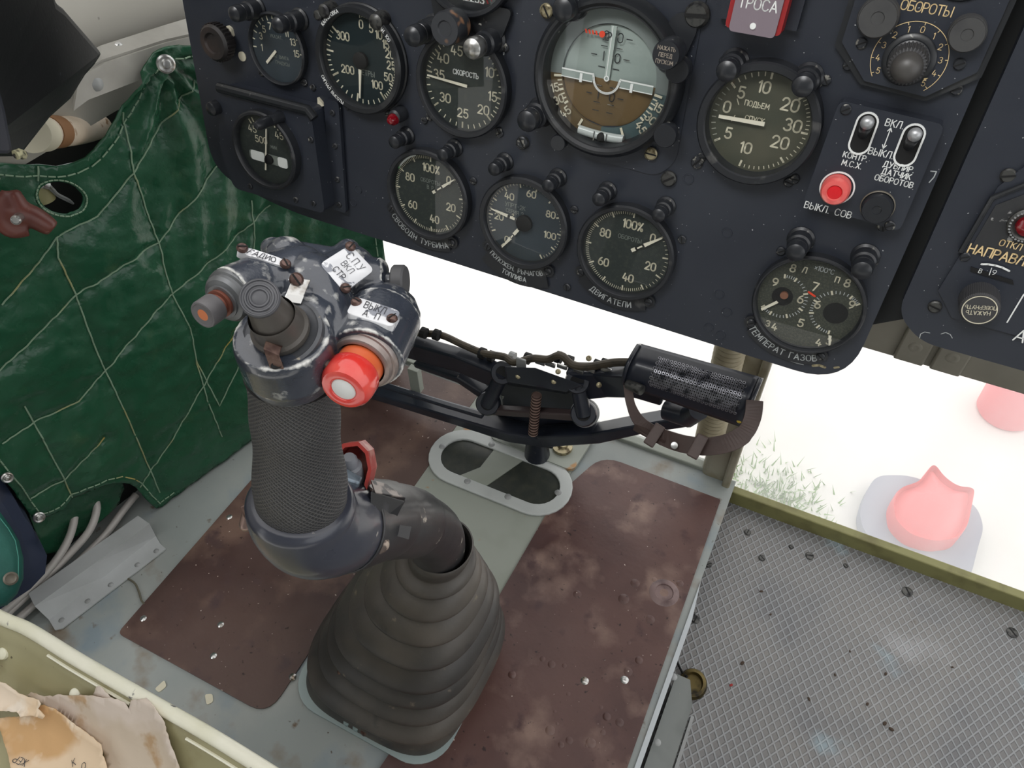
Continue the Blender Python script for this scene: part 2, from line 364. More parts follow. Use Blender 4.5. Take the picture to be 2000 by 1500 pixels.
# ------------------------------------------------------------------ small hardware
def screw_mb(mb, M, r=.0032, h=.0016, ang=30, mi=0, dome=False):
    if dome: mb.lathe([(r, 0), (r*.95, h*.5), (r*.7, h*.9), (0, h*1.1)], M, 16, mi)
    else: mb.lathe([(r, 0), (r, h*.6), (r*.8, h), (0, h)], M, 16, mi)
    a = R_(ang); c, s_ = math.cos(a), math.sin(a); w = r*.13; L = r*.9; z = h*1.12
    mb.add([(-L*c+w*s_, -L*s_-w*c, z), (L*c+w*s_, L*s_-w*c, z), (L*c-w*s_, L*s_+w*c, z), (-L*c-w*s_, -L*s_+w*c, z)], [(0, 1, 2, 3)], M, 1, False)
def screw(parent, M, r=.0032, h=.0016, ang=30, m=None, dome=False, name='screw', label=None):
    mb = MB(); screw_mb(mb, M, r, h, ang, 0, dome); o = mb.obj(name, [m or M_screwb, M_hole], parent)
    if label: o['label'] = label
    return o
def rivet(parent, M, r=.004, h=.0018, m=None, name='rivet', label=None):
    mb = MB(); mb.lathe([(r*1.2, 0), (r, h*.35), (r*.7, h*.8), (0, h)], M, 14); o = mb.obj(name, m or M_chrome, parent)
    if label: o['label'] = label
    return o

def gauge(name, label, u, v, R, dial_draw, dmat=None, h=.009, dep=.003, rim=.0045, glass=True, screws=(45, 135, 225, 315), bez=None, lip=0, sr=None, cat='gauge', mats=None, M=None, rg=None):
    M = M or PM(u, v); g = thing(name, label, cat, M)
    mb = MB(); rg = rg or R-rim
    mb.lathe([(R+lip, 0), (R+lip, .002), (R, .003), (R, h-.0015), (R-.0012, h), (rg+.0008, h), (rg, h-.001), (rg-.0006, dep-.0006)], M, 72)
    mb.obj('bezel', bez or M_bezel, g)
    d = MB(); d.lathe([(rg+.0005, dep), (0, dep)], M, 64, 0, False)
    dial_draw(d, M, dep+.0003)
    d.obj('dial_face', mats or [dmat or M_dial, M_cream, M_white, M_grey], g)
    if glass:
        gm = MB(); gm.lathe([(rg+.0004, h-.0028), (rg*.6, h-.0022), (0, h-.002)], M, 64); gm.obj('glass', M_glass, g)
    for a in screws:
        x, y = pol(a, sr or R+.006); screw(g, M @ T((x, y, 0)), .0034, .0018, random.uniform(0, 180))
    return g, M
def needle(g, M, ang, r0, r1, w0, w1, z, m=None, name='needle', tail=0, hub=0, hubm=None, seg=None):
    mb = MB(); x = Matrix.Rotation(R_(-ang), 4, 'Z')
    if seg:                                                    # hand painted in dashes: white blocks on a black arm
        mb.prism([(-w0*.22, r0), (w0*.22, r0), (w0*.22, r1), (-w0*.22, r1)], z-.0006, z-.0001, M @ x, 1)
        for a, b, w in seg: mb.prism([(-w/2, a), (w/2, a), (w/2*(.3 if b >= r1 else 1), b), (-w/2*(.3 if b >= r1 else 1), b)], z-.0006, z+.0004, M @ x, 0)
    else:
        mb.prism([(-w0/2, r0), (w0/2, r0), (w1/2, r1), (-w1/2, r1)], z-.0004, z+.0004, M @ x, 0)
    if tail: mb.prism([(-w0/2, -tail), (w0/2, -tail), (w0/2, r0), (-w0/2, r0)], z-.0004, z+.0003, M @ x, 1)
    o = mb.obj(name, [m or M_ndl, M_hole], g)
    if hub:
        hb = MB(); hb.lathe([(hub, z-.002), (hub, z+.0008), (hub*.85, z+.0014), (0, z+.0014)], M, 24); hb.obj('hub', hubm or M_hole, g)
    return o
def name_plate(g, M, R, a0, a1, txt, w=.0115, h=.0028, rows=1, ears=True):   # curved label under a dial, degrees from +X
    mb = MB(); ri, ro = R+.0012, R+.0012+w*rows**.7
    out = circ(ro, 26, 0, 0, a0+4, a1-4); inn = circ(ri, 26, 0, 0, a0, a1)[::-1]
    mb.prism(out+inn, .0005, h, M, 0)
    if ears:
        for a in (a0-2, a1+2):
            c = ((ri+.0045)*math.cos(R_(a)), (ri+.0045)*math.sin(R_(a))); mb.prism(circ(.0056, 18, *c), .0004, h-.0004, M, 0)
    mid = (a0+a1)/2
    for i, t in enumerate(txt if isinstance(txt, list) else [txt]):
        rr = (ri+ro)/2 if rows == 1 else ri+w*(.42+.62*i)
        text_arc(mb, t, rr, mid, .0052 if rows == 1 else .0042, .00075, h+.0002, M, 1)
    p = mb.obj('name_plate', [M_bezel, M_grey2], g)
    if ears:
        for a in (a0-2, a1+2): screw(g, M @ T(((ri+.0045)*math.cos(R_(a)), (ri+.0045)*math.sin(R_(a)), h-.0004)), .0034, .0018, random.uniform(0, 180))
M_grey2 = mat('worn_white_lettering', rgb(178, 182, 182), .7)

def post_lamp(px, py, label, h=.028, r=.0052, tipm=None, group='post lamps on the instrument panel', hood=True):
    u, v = PP(px, py, h); M = PM(u, v); g = thing('post_lamp', label, 'lamp', M, group)
    b = MB(); b.lathe([(r*1.5, 0), (r*1.5, .0016), (r*1.25, .003), (r*1.25, h*.45), (r*1.05, h*.5), (r*1.05, h*.68), (r*.9, h*.7), (0, h*.7)], M, 24); b.obj('lamp_body', M_lamp, g)
    c = MB(); c.lathe([(r*.95, h*.68), (r*1.08, h*.72), (r*1.08, h*.9), (r*.98, h*.97), (r*.6, h*1.03), (0, h*1.05)], M, 24); c.obj('lamp_cap', tipm or M_lamp, g)
    return g
# ================================================================== THE SETTING
FL2 = -.05                                                   # the aisle floor lies one step lower
M_floor = mat('floor_paint_blue_grey', rgb(140, 146, 144), .5, spots=((7, .45, .7, rgb(156, 158, 154), 6), (10, .54, .66, rgb(126, 138, 144), 6), (14, .57, .72, rgb(118, 104, 86), 8), (45, .66, .75, rgb(96, 78, 60), 6), (120, .7, .75, rgb(78, 70, 62), 4)), bump=(60, .1, .002), rvar=.12)
M_strip = mat('green_grey_primer', rgb(146, 151, 142), .55, spots=((8, .5, .7, rgb(132, 138, 126), 5), (30, .68, .74, rgb(160, 122, 80), 4)))
M_skin = mat('cabin_skin_beige_grey', rgb(178, 175, 166), .55, spots=((3, .4, .7, rgb(166, 162, 153), 4), (50, .74, .78, rgb(110, 106, 98), 3)))
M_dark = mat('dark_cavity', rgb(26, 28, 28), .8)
M_frame = mat('olive_window_frame', rgb(124, 122, 78), .55, spots=((30, .5, .7, rgb(104, 100, 62), 5),))
M_post = mat('grey_olive_post', rgb(160, 155, 138), .4, .2, spots=((22, .45, .7, rgb(124, 116, 92), 5),))

def ribbed():
    m = mat('ribbed_aisle_floor', rgb(106, 105, 105), .48, spots=((5, .4, .7, rgb(118, 115, 112), 5), (9, .52, .68, rgb(98, 98, 100), 6), (5, .60, .70, rgb(142, 142, 144), 7), (7, .63, .70, rgb(132, 150, 158), 8), (40, .68, .75, rgb(84, 72, 60), 6)), rvar=.1)
    n = m.node_tree; N = n.nodes; Lk = n.links.new; b = N['Principled BSDF']
    t = [x for x in N if x.type == 'TEX_COORD'][0]; s = N.new('ShaderNodeSeparateXYZ'); Lk(t.outputs['Object'], s.inputs[0])
    outs = []
    for ang in (55.5, -55.5):
        nx, ny = -math.sin(R_(ang)), math.cos(R_(ang)); k = 1/.0096
        a = N.new('ShaderNodeMath'); a.operation = 'MULTIPLY'; Lk(s.outputs[0], a.inputs[0]); a.inputs[1].default_value = nx*k
        c = N.new('ShaderNodeMath'); c.operation = 'MULTIPLY_ADD'; Lk(s.outputs[1], c.inputs[0]); c.inputs[1].default_value = ny*k; Lk(a.outputs[0], c.inputs[2])
        f = N.new('ShaderNodeMath'); f.operation = 'PINGPONG'; Lk(c.outputs[0], f.inputs[0]); f.inputs[1].default_value = .5
        mp = N.new('ShaderNodeMapRange'); mp.interpolation_type = 'SMOOTHSTEP'; mp.inputs[1].default_value = .07; mp.inputs[2].default_value = .19; mp.inputs[3].default_value = 1; mp.inputs[4].default_value = 0; Lk(f.outputs[0], mp.inputs[0]); outs.append(mp)
    mx = N.new('ShaderNodeMath'); mx.operation = 'MAXIMUM'; Lk(outs[0].outputs[0], mx.inputs[0]); Lk(outs[1].outputs[0], mx.inputs[1])
    bm = N.new('ShaderNodeBump'); bm.inputs['Strength'].default_value = .7; bm.inputs['Distance'].default_value = .0016; Lk(mx.outputs[0], bm.inputs['Height']); Lk(bm.outputs[0], b.inputs['Normal'])
    # ridge tops are scuffed a little paler than the dirt between them
    src = b.inputs['Base Color'].links[0].from_socket
    mc = N.new('ShaderNodeMix'); mc.data_type = 'RGBA'; ml = N.new('ShaderNodeMath'); ml.operation = 'MULTIPLY'; Lk(mx.outputs[0], ml.inputs[0]); ml.inputs[1].default_value = .30
    Lk(ml.outputs[0], mc.inputs[0]); Lk(src, mc.inputs[6]); mc.inputs[7].default_value = rgb(176, 182, 186); Lk(mc.outputs[2], b.inputs['Base Color'])
    return m
mb = MB(); mb.prism([(-.93, -.6), (.0, -.6), (.0, .745), (-.62, .745), (-.93, .4)], -.02, 0)
pf = struct(mb.obj('floor', M_floor), 'blue-grey painted floor plate under the pilot, worn and rusty in spots')
mb = MB(); mb.prism([(-.02, -.6), (1.3, -.6), (1.3, .742), (-.02, .742)], FL2-.03, FL2)
af = struct(mb.obj('floor', ribbed()), 'grey aisle floor with a raised diamond rib pattern, one step lower')
mb = MB(); mb.box((-.47, .07, -.045), (.9, 1.35, .05)); struct(mb.obj('floor', M_dark), 'dark underside of the floor')
# pale edge strip along the right side of the raised floor, and the rail below it
mb = MB(); mb.prism([(0, -.6), (.006, -.6), (.006, .50), (0, .56)], -.012, .003); struct(mb.obj('trim_1', mat('pale_edge_strip', rgb(178, 184, 188), .45), bevel=.001), 'pale metal edge strip along the right side of the raised floor')
# sill, posts and beams of the nose glazing
mb = MB(); mb.box((.62, .748, FL2+.004), (1.36, .014, .046)); struct(mb.obj('trim_2', M_frame, bevel=.002), 'olive painted lower window frame along the aisle floor')
mb = MB()
pz = [FL2-.03, 1.0]
mb.prism(rrect(.044, .03, .011, 5, -.032, .752), -.03, 1.0); mb.prism(rrect(.012, .05, .004, 4, -.0125, .752), -.03, 1.0)
struct(mb.obj('trim_3', M_post), 'upright grey-olive post between the two lower nose windows')
mb = MB(); mb.box((-.33, .752, -.004), (.62, .02, .022)); struct(mb.obj('trim_4', M_strip, bevel=.002), 'low frame under the window behind the pedals')
# beam under the right console
b0 = onY(1660, 672, .60); b1 = onY(2000, 772, .60); zb = (b0.z+b1.z)/2
t0 = onY(1800, 668, .60)
mb = MB(); mb.box((.5, .615, zb+.035), (1.02, .03, .07))
for px_ in (1775, 1845):
    p = onY(px_, 700+(px_-1775)*.32, .598); mb.box((p.x, .599, zb+.03), (.026, .008, .056)); mb.lathe([(.006, 0), (.0045, .0015), (.002, .0005), (0, .0005)], frame(Vector((p.x, .595, zb+.022)), (0, -1, 0)), 14)
struct(mb.obj('trim_5', mat('beam_grey_olive', rgb(150, 145, 132), .5, spots=((12, .45, .7, rgb(130, 126, 114), 4),)), bevel=.002), 'grey-olive beam with two riveted tabs under the right console')
# glazing: hazy panes, a white veil mixed in to wash out the view
M_pane = glassmat('veiled_window_glass', (1, 1, 1, 1), .15, ior=1.35)
mb = MB(); mb.box((-.335, .756, .50), (.57, .004, .98)); struct(mb.obj('window_1', M_pane), 'hazy lower nose window behind the pedals')
mb = MB(); mb.box((.65, .756, .48), (1.31, .004, 1.02)); struct(mb.obj('window_2', M_pane), 'hazy lower nose window beyond the aisle floor')
# left side wall, behind the quilt
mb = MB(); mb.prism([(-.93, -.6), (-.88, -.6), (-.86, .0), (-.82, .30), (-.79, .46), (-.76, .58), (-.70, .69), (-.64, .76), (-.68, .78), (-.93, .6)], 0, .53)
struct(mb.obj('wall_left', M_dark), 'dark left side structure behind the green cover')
# upper skin over the rail
sk = [[Vector((lerp(-.745, -.80, k/6)-.02*math.sin(k/6*PI), y, .545+.125*k)) for k in range(7)] for y in (-.6, -.2, .1, .3, .5, .62, .74, .9, 1.1)]
mb = MB(); mb.loft(sk, cap=(False, False), closed=False); o = mb.obj('wall_left', M_skin); so_ = o.modifiers.new('s', 'SOLIDIFY'); so_.thickness = .004; so_.offset = 1
struct(o, 'smooth beige-grey cabin skin at the upper left')
# roof, rear bulkhead and right side: unseen rest of the cabin, added to shape the light
M_cab = mat('cabin_lining_grey', rgb(150, 152, 150), .6)
mb = MB(); mb.prism([(-.95, -1.2), (1.35, -1.2), (1.35, -.35), (-.95, -.35)], 1.55, 1.6); struct(mb.obj('ceiling', M_cab), 'unseen cabin roof, added to hold back part of the sky')
mb = MB(); mb.box((.2, -1.22, .75), (2.3, .04, 1.7)); struct(mb.obj('wall_back', M_cab), 'unseen rear bulkhead, added to shade the cabin')
mb = MB(); mb.box((1.34, .07, .25), (.03, 2.6, .6)); struct(mb.obj('wall_right', M_cab), 'unseen right side wall, added to shade the cabin')
# coaming over the instrument panel
mb = MB(); mb.loft([[PM(u, .075, -.02).translation, PM(u, .075, .12).translation, PM(u, .088, .12).translation, PM(u, .10, -.15).translation] for u in (-.62, .35)], sm=False); struct(mb.obj('trim_6', mat('coaming_black', rgb(20, 21, 23), .8)), 'black glare shield above the instrument panel')
mb = MB(); mb.prism([(.040, -.31), (.080, -.285), (.080, .06), (.040, .06)], -.10, -.020, PM(0, 0)); struct(mb.obj('trim_7', M_dark), 'dark backing added to blacken the gap between the instrument panel and the console')  # dark block put behind the slit, standing in for its shade
# the ground outside
G0 = -.70
M_gnd = mat('pale_sandy_ground', rgb(216, 214, 208), .9, spots=((3, .4, .7, rgb(224, 222, 218), 4), (1.2, .6, .75, rgb(204, 200, 192), 5)))
mb = MB(); mb.box((0, 6, G0-.1), (40, 40, .2)); struct(mb.obj('ground', M_gnd), 'pale overexposed ground outside')
def gz(pts, z): return [tuple(onZ(x, y, z)[:2]) for x, y in pts]
mb = MB(); mb.prism(roundpoly(gz([(1712, 928), (1690, 962), (1677, 1010), (1698, 1056), (1775, 1082), (1858, 1142), (1896, 1126), (1912, 1062), (1922, 1030), (1908, 988), (1850, 955), (1776, 928)], G0+.04), .03), G0, G0+.04)
tag(mb.obj('ground_mat', mat('dark_grey_mat', rgb(150, 154, 166), .8), bevel=.008), 'dark grey slab lying on the pale ground under the red cover', 'mat')
mb = MB(); rp_ = roundpoly(gz([(1820, 908), (1790, 946), (1752, 958), (1738, 985), (1742, 1022), (1772, 1052), (1820, 1066), (1866, 1060), (1888, 1030), (1896, 990), (1902, 958), (1868, 956), (1840, 936)], G0+.07), .02)
cc = Vector((sum(p[0] for p in rp_)/len(rp_), sum(p[1] for p in rp_)/len(rp_)))
def shr(f): return [tuple(cc+(Vector(p)-cc)*f) for p in rp_]
mb.loft([[Vector((*p, z)) for p in shr(f)] for f, z in ((1, G0+.04), (1.0, G0+.075), (.97, G0+.085), (.9, G0+.07), (.8, G0+.075), (.3, G0+.10))], sm=True)
tag(mb.obj('red_cover', mat('red_cover_vinyl', rgb(224, 104, 104), .5)), 'red rounded cover with a rolled rim lying on the dark slab outside', 'cover')
p = onZ(1958, 822, G0); mb = MB(); mb.lathe([(0, 0), (.105, 0), (.12, .02), (.135, .30), (.145, .30), (.145, .32), (.125, .32), (.11, .03), (0, .03)], T(p+Vector((-.0, .03, 0))) @ Matrix.Scale(.62, 4), 32)
tag(mb.obj('red_bucket', mat('red_bucket_plastic', rgb(226, 110, 114), .45)), 'red bucket on the ground far outside, beside the beam at right', 'bucket')
mb = MB(); g0_, g1_ = onZ(1432, 958, G0), onZ(1560, 1010, G0)
for i in range(700):
    t = random.random(); p = g0_.lerp(g1_, t)+Vector((random.gauss(0, .05), random.gauss(0, .07), 0)); a = random.uniform(0, 6.3); h = random.uniform(.015, .04)
    d = Vector((math.cos(a), math.sin(a), 0)); mb.add([p-d*.0025, p+d*.0025, p+Vector((random.uniform(-.02, .02), random.uniform(-.02, .02), h))], [(0, 1, 2)])
tag(mb.obj('grass_tuft', mat('grass_green', rgb(120, 160, 80), .7)), 'patch of green grass on the pale ground beyond the window frame', 'grass', kind='stuff')

# ================================================================== FLOOR COVERINGS AND PLATES
def matmat(name, cols):
    return mat(name, cols[0], .42, spots=((5, .42, .68, cols[1], 6), (13, .52, .68, cols[2], 7), (30, .6, .72, cols[3], 8), (150, .68, .74, rgb(44, 28, 26), 3), (210, .74, .77, rgb(190, 176, 166), 2)), bump=(26, .22, .004), bump2=(180, .15, .001), rvar=.16)
M_mat1 = matmat('worn_brown_red_mat', (rgb(84, 64, 58), rgb(62, 43, 41), rgb(104, 82, 72), rgb(70, 52, 52)))
M_mat2 = matmat('brown_red_mat_scuffed', (rgb(88, 62, 57), rgb(58, 34, 33), rgb(126, 102, 92), rgb(66, 42, 42)))
mb = MB(); mb.prism(roundpoly([(-.666, .152), (-.421, .155), (-.424, .29), (-.436, .42), (-.436, .735), (-.60, .735), (-.668, .62)], [.008, .028, .03, .03, .004, .004, .02]), .0003, .0035)
lm = tag(mb.obj('floor_mat', [M_mat1], bevel=.0012), 'brown-red floor mat left of the black boot with rounded front corner', 'floor mat')
mb = MB(); mb.prism(roundpoly([(-.30, -.2), (-.002, -.2), (-.012, .70), (-.20, .70), (-.234, .60), (-.240, .35), (-.262, .20)], [.004, .004, .004, .03, .03, .03, .02]), .0003, .0045)
rm = tag(mb.obj('floor_mat', [M_mat2], bevel=.0012), 'blistered brown-red floor mat right of the boot, ending at the step', 'floor mat')
for x, y in ((280, 1208), (417, 1281), (571, 1322), (431, 1220), (448, 1010)): rivet(lm, T(onZ(x, y, .003)), .0042)
for x, y in ((1328, 1140), (1142, 1330), (810, 1463), (1218, 1170), (1220, 1328), (1248, 1290), (1000, 1318), (1185, 1400)): rivet(rm, T(onZ(x, y, .004)), .0048 if x != 1218 else .007, .0022, M_chrome if x in (1142, 1220, 810) else M_mat2)
p = onZ(1297, 1158, .004); mb = MB(); mb.lathe([(.021, 0), (.019, .0012), (.0125, .0022), (.0115, .0006), (0, .0004)], T(p), 28); o = mb.obj('screw_recess', [mat('worn_grey_mat', rgb(120, 100, 98), .4, spots=((40, .5, .7, rgb(70, 48, 48), 4),))], rm); o['label'] = 'round worn screw recess'
for i in range(26):
    p = onZ(random.uniform(1050, 1330), random.uniform(1120, 1480), .0042)
    if p.x > -.03 or p.x < -.2: continue
    r = random.uniform(.002, .007); mb = MB(); mb.lathe([(r, 0), (r*.7, r*.16), (0, r*.24)], T(p), 14); mb.obj('blister', M_mat2, rm)
# centre strip with the oval window
mb = MB(); mb.prism(roundpoly([(-.448, .30), (-.232, .30), (-.232, .735), (-.448, .735)], .012), .0002, .0022)
cs = tag(mb.obj('floor_strip', [M_strip], bevel=.0006), 'pale green-grey metal strip between the two brown mats', 'floor plate')
A0, A1 = onZ(903, 893, .004), onZ(1050, 950, .004)
dirx = (A1-A0); Ls = dirx.length; MO = frame((A0+A1)/2, (0, 0, 1), dirx)
def stad(L, r, n=14): return [(L/2+r*math.cos(R_(a)), r*math.sin(R_(a))) for a in np.linspace(-90, 90, n)]+[(-L/2+r*math.cos(R_(a)), r*math.sin(R_(a))) for a in np.linspace(90, 270, n)]
ov = thing('oval_inspection_window', 'light grey oval ring plate with two dark panes set in the floor', 'floor window', MO)
mb = MB(); mb.ring(stad(Ls, .053), stad(Ls, .0335), -.001, .0035, MO)
mb.obj('ring_plate', [mat('ring_grey_paint', rgb(182, 186, 184), .42, spots=((10, .5, .7, rgb(166, 170, 168), 4),))], ov, bevel=.0014)
mb = MB(); mb.prism([(-.026, .034), (.024, .034), (-.006, -.034), (-.052, -.034), (-.03, -.006)], -.0012, .0012, MO); mb.obj('bridge', M_strip, ov, bevel=.0004)
mb = MB(); mb.prism(stad(Ls, .036), -.0016, -.0004, MO); mb.obj('pane', [mat('dusty_dark_glass', rgb(48, 52, 48), .35, spots=((60, .45, .7, rgb(62, 64, 56), 6),))], ov)
for x, y in ((864, 872), (960, 868), (1038, 900), (1090, 962), (992, 970), (913, 940)):
    rivet(ov, T(onZ(x, y, .0075)), .0045, .002, M_alum, 'screw')
# brackets, step rail, hook at the edge of the step
mb = MB(); mb.prism([(.010, -.3), (.040, -.3), (.040, .40), (.028, .43), (.010, .43)], FL2+.0005, -.015)
rl = tag(mb.obj('step_rail', [mat('rail_grey', rgb(112, 116, 114), .5, spots=((14, .5, .7, rgb(92, 96, 94), 5), (120, .72, .76, rgb(180, 170, 150), 3)))], bevel=.002), 'grey painted rail along the foot of the step at the edge of the raised floor', 'rail')
mb = MB(); mb.box((.0455, .05, FL2+.003), (.004, .7, .006)); mb.obj('lower_strip', M_alum, rl)
for x, y in ((1316, 1322), (1284, 1450)): rivet(rl, T(onZ(x, y, -.0152)), .004, .0016, M_alum)
hp = onZ(1352, 1338, FL2); mb = MB()
mb.lathe([(.0175, 0), (.0185, .004), (.0165, .008), (.0125, .009), (.0115, .003), (0, .002)], frame(hp, (0, 0, 1)) @ Matrix.Diagonal((1, 1.15, 1, 1)), 28)
hk = tag(mb.obj('tie_down_ring', [mat('oiled_brass', rgb(92, 80, 46), .35, .7, spots=((50, .45, .65, rgb(30, 26, 18), 4),))]), 'small oily brass tie-down socket beside the step rail', 'tie-down')
mb = MB(); mb.tube(spline([onZ(1318, 1258, FL2+.003), onZ(1322, 1290, FL2+.004), onZ(1334, 1315, FL2+.006), onZ(1342, 1322, FL2+.010)], 5), .0016, 8); mb.obj('cord', M_hole, hk)
# screws and specks on the aisle floor
for i, (x, y, r) in enumerate(((1460, 1040, .005), (1581, 1086, .006), (1545, 1068, .0035), (1652, 1105, .0035), (1772, 1156, .0075), (1977, 1236, .0075), (1384, 1103, .005), (1358, 1210, .006), (1488, 1090, .005), (1352, 1200, .0045), (1320, 1418, .005))):
    p = onZ(x, y, FL2+.0004); screw(af, T(p), r, .0022, random.uniform(0, 180), M_screw, name='floor_screw')
for x, y in ((1631, 1318), (1694, 1375), (1860, 1303), (1730, 1316), (1505, 1200), (1580, 1365), (1487, 1155), (1728, 1413), (1741, 1424), (1660, 1272), (1450, 1295), (1428, 1338)):
    p = onZ(x, y, FL2+.0009); r = random.uniform(.0014, .0028); mb = MB(); mb.sph((0, 0, 0), r, 8, T(p) @ Matrix.Rotation(random.uniform(0, 3), 4, 'Z'), None, (1.3, .8, .4))
    tag(mb.obj('dirt_crumb', mat('crumb_red', rgb(140, 30, 28), .7) if x == 1428 else mat('crumb_brown', rgb(58, 44, 32), .8)), 'tiny red crumb lying on the ribbed aisle floor' if x == 1428 else 'tiny dark crumb lying on the ribbed grey aisle floor', 'crumb', 'crumbs on the aisle floor')
# small chips of paint and crumbs lying on the pilot's floor
for i, (x, y) in enumerate(((315, 1341), (408, 1365))):
    p = onZ(x, y, .0008); mb = MB(); mb.prism(roundpoly([(-.005, -.006), (.003, -.007), (.006, .003), (-.002, .008)], .003), -.0005, .001, T(p) @ Matrix.Rotation(i*1.1, 4, 'Z'))
    tag(mb.obj('paint_chip', M_cream), ['cream paint chip on the floor nearer the seat rim', 'cream paint chip on the floor nearer the mat corner'][i], 'paint chip', 'paint chips on the floor')
# ================================================================== INSTRUMENT PANEL
CHIPS = []
panel_out = roundpoly([(-.587, .06), (.0535, .06), (.0545, -.20), (.0535, -.3480), (-.5, -.3445), (-.587, -.325)], [.01, .01, .01, .040, .06, .03], 8)
ip = thing('instrument_panel', 'blue-black main instrument panel full of dials, standing on the nose frame', 'instrument panel', PM(-.26, -.2))
mb = MB(); mb.prism(panel_out, -.012, 0, PM(0, 0)); mb.obj('panel_plate', [M_panel], ip, bevel=.0015)
for i, (x, y, r) in enumerate(((1363, 28, .0085), (1307, 348, .006), (1022, 278, .0055), (1362, 316, .0045), (1560, 305, .004), (1108, 560, .0035), (1541, 355, .0035), (1278, 38, .0045), (730, 42, .004), (830, 235, .003), (1268, 302, .0035), (1068, 20, .005), (990, 200, .003), (975, 255, .003), (612, 170, .003), (1725, 440, .004))):
    u, v = PP(x, y); screw(ip, PM(u, v), r, r*.6, random.uniform(0, 180), M_brass if i in (11, 10) else M_screw if i in (0, 1, 2, 7, 8) else M_screwb)
for x, y in ((1405, 575), (1420, 610), (1408, 655), (1385, 640), (1345, 350), (700, 370), (690, 395), (1420, 455), (590, 30)):    # shallow rings where plugs were painted over
    u, v = PP(x, y); mb = MB(); mb.lathe([(.0042, 0), (.0040, .0006), (.0034, .0006), (.0032, .0002), (0, .0002)], PM(u, v), 20); mb.obj('plug', M_panel, ip)

for pl, w, par in (([(1818, 334), (1829, 335), (1824, 346), (1815, 356)], .0007, 0), ([(1796, 660), (1798, 652), (1806, 648), (1816, 650)], .0005, 1), ([(1838, 652), (1847, 649), (1856, 653), (1860, 660)], .0005, 1), ([(1588, 714), (1600, 713), (1611, 717)], .0022, 0), ([(1542, 704), (1556, 709), (1569, 712)], .0008, 0), ([(1630, 718), (1638, 717)], .0018, 0), ([(985, 100), (984, 106)], .0012, 0), ([(1285, 40), (1281, 46)], .0006, 0)):
    mb = MB(); mb.stroke([PP(x, y) for x, y in pl], w, .00025, PM(0, 0)); CHIPS.append((mb, par)) if par else mb.obj('paint_chip', M_grey2 if w < .0015 else M_brass, ip)
MATS = lambda d: [d, M_cream, M_white, M_grey]
# --- pitch indicator, far left
def d_pitch(d, M, z):
    for t, a, r in (('1', 266, 17.5), ('3', 296, 19), ('5', 319, 19.2), ('7', 342, 19), ('9', 12, 19), ('11', 38, 19.3), ('13', 63, 20), ('15', 90, 20.5)):
        x, y = pol(a, r/1000); text(d, t, x, y, .0052, .0009, z, M, 1)
    for a in (266, 281, 296, 308, 319, 330, 342): tick(d, a, .0235 if a not in (281, 308, 330) else .0245, .0272, .0011, z, M, 1)
    for a in (355, 12, 25, 38, 63, 90): tick(d, a, .0245, .0272, .0011, z, M, 1)
    text(d, 'УКАЗАТ.', 0, .0105, .0026, .0004, z, M, 3); text(d, 'ШАГ ВИНТА', .002, -.006, .0026, .0004, z, M, 3); text(d, 'ГРАДУСЫ', .004, -.011, .0026, .0004, z, M, 3)
g, M = gauge('pitch_gauge', 'small dark gauge numbered 1 to 15 at the far upper left of the panel', *PP(541, 97, .004), .0305, d_pitch, dmat=M_dialb, h=.007, rim=.0025, sr=.034)
needle(g, M, 225, .002, .0185, .0022, .0022, .0042)
# --- radio altimeter
def d_ra(d, M, z):
    for t, a, r in (('0', 2, 28), ('5', 22, 28.5), ('10', 38, 29), ('15', 56, 29.5), ('20', 71, 29.6), ('25', 88, 29), ('50', 109, 27.3), ('100', 140, 22.5), ('200', 236, 18), ('300', 312, 24)):
        x, y = pol(a, r/1000); text(d, t, x, y, .0062, .0011, z, M, 1, wide=.9)
    ticks(d, 0, 92, 25, .0335, .0355, .0007, z, M, 1, 5, .0325, .0009)
    ticks(d, 92, 142, 12, .032, .0355, .001, z, M, 1, 6, .030, .0016)
    ticks(d, 142, 240, 10, .032, .0355, .001, z, M, 1, 5, .0285, .0016)
    ticks(d, 240, 308, 10, .032, .0355, .0009, z, M, 1, 5, .0285, .0015)
    text(d, 'МЕТРЫ', .004, -.0095, .004, .0007, z, M, 3)
g, M = gauge('radio_altimeter', 'large dark altimeter dial numbered 0 to 300 metres, second from the left', *PP(700, 120, .008), .0425, d_ra, dmat=M_dialt, h=.011, rim=.0058, bez=M_bezel2, lip=.0012, screws=(150, 205), sr=.047)
needle(g, M, 184, .007, .031, .0026, .001, .0055, hub=.0068)
mb = MB()
for mid, t in ((128, 'КАЛИБРОВКА'), (226, 'СИГНАЛ ВЫСОТЫ'), (47, 'УСТАН. 100')):
    W = twidth(t, .0026, .25); s0 = -W/2
    for c in t:
        gw, st = GL[c]; s_ = -1 if mid < 180 else 1
        th = R_(mid)+s_*(s0+gw*.0013)/.0397; rt = th+s_*PI/2
        for p_ in st: mb.stroke([(.0397*math.cos(th)+(a_-gw/2)*.0026*math.cos(rt)-(b_-.5)*.0026*math.sin(rt), .0397*math.sin(th)+(a_-gw/2)*.0026*math.sin(rt)+(b_-.5)*.0026*math.cos(rt)) for a_, b_ in p_], .0005, .01115, M)
        s0 += (gw+.25)*.0026
mb.obj('bezel_lettering', M_white, g)
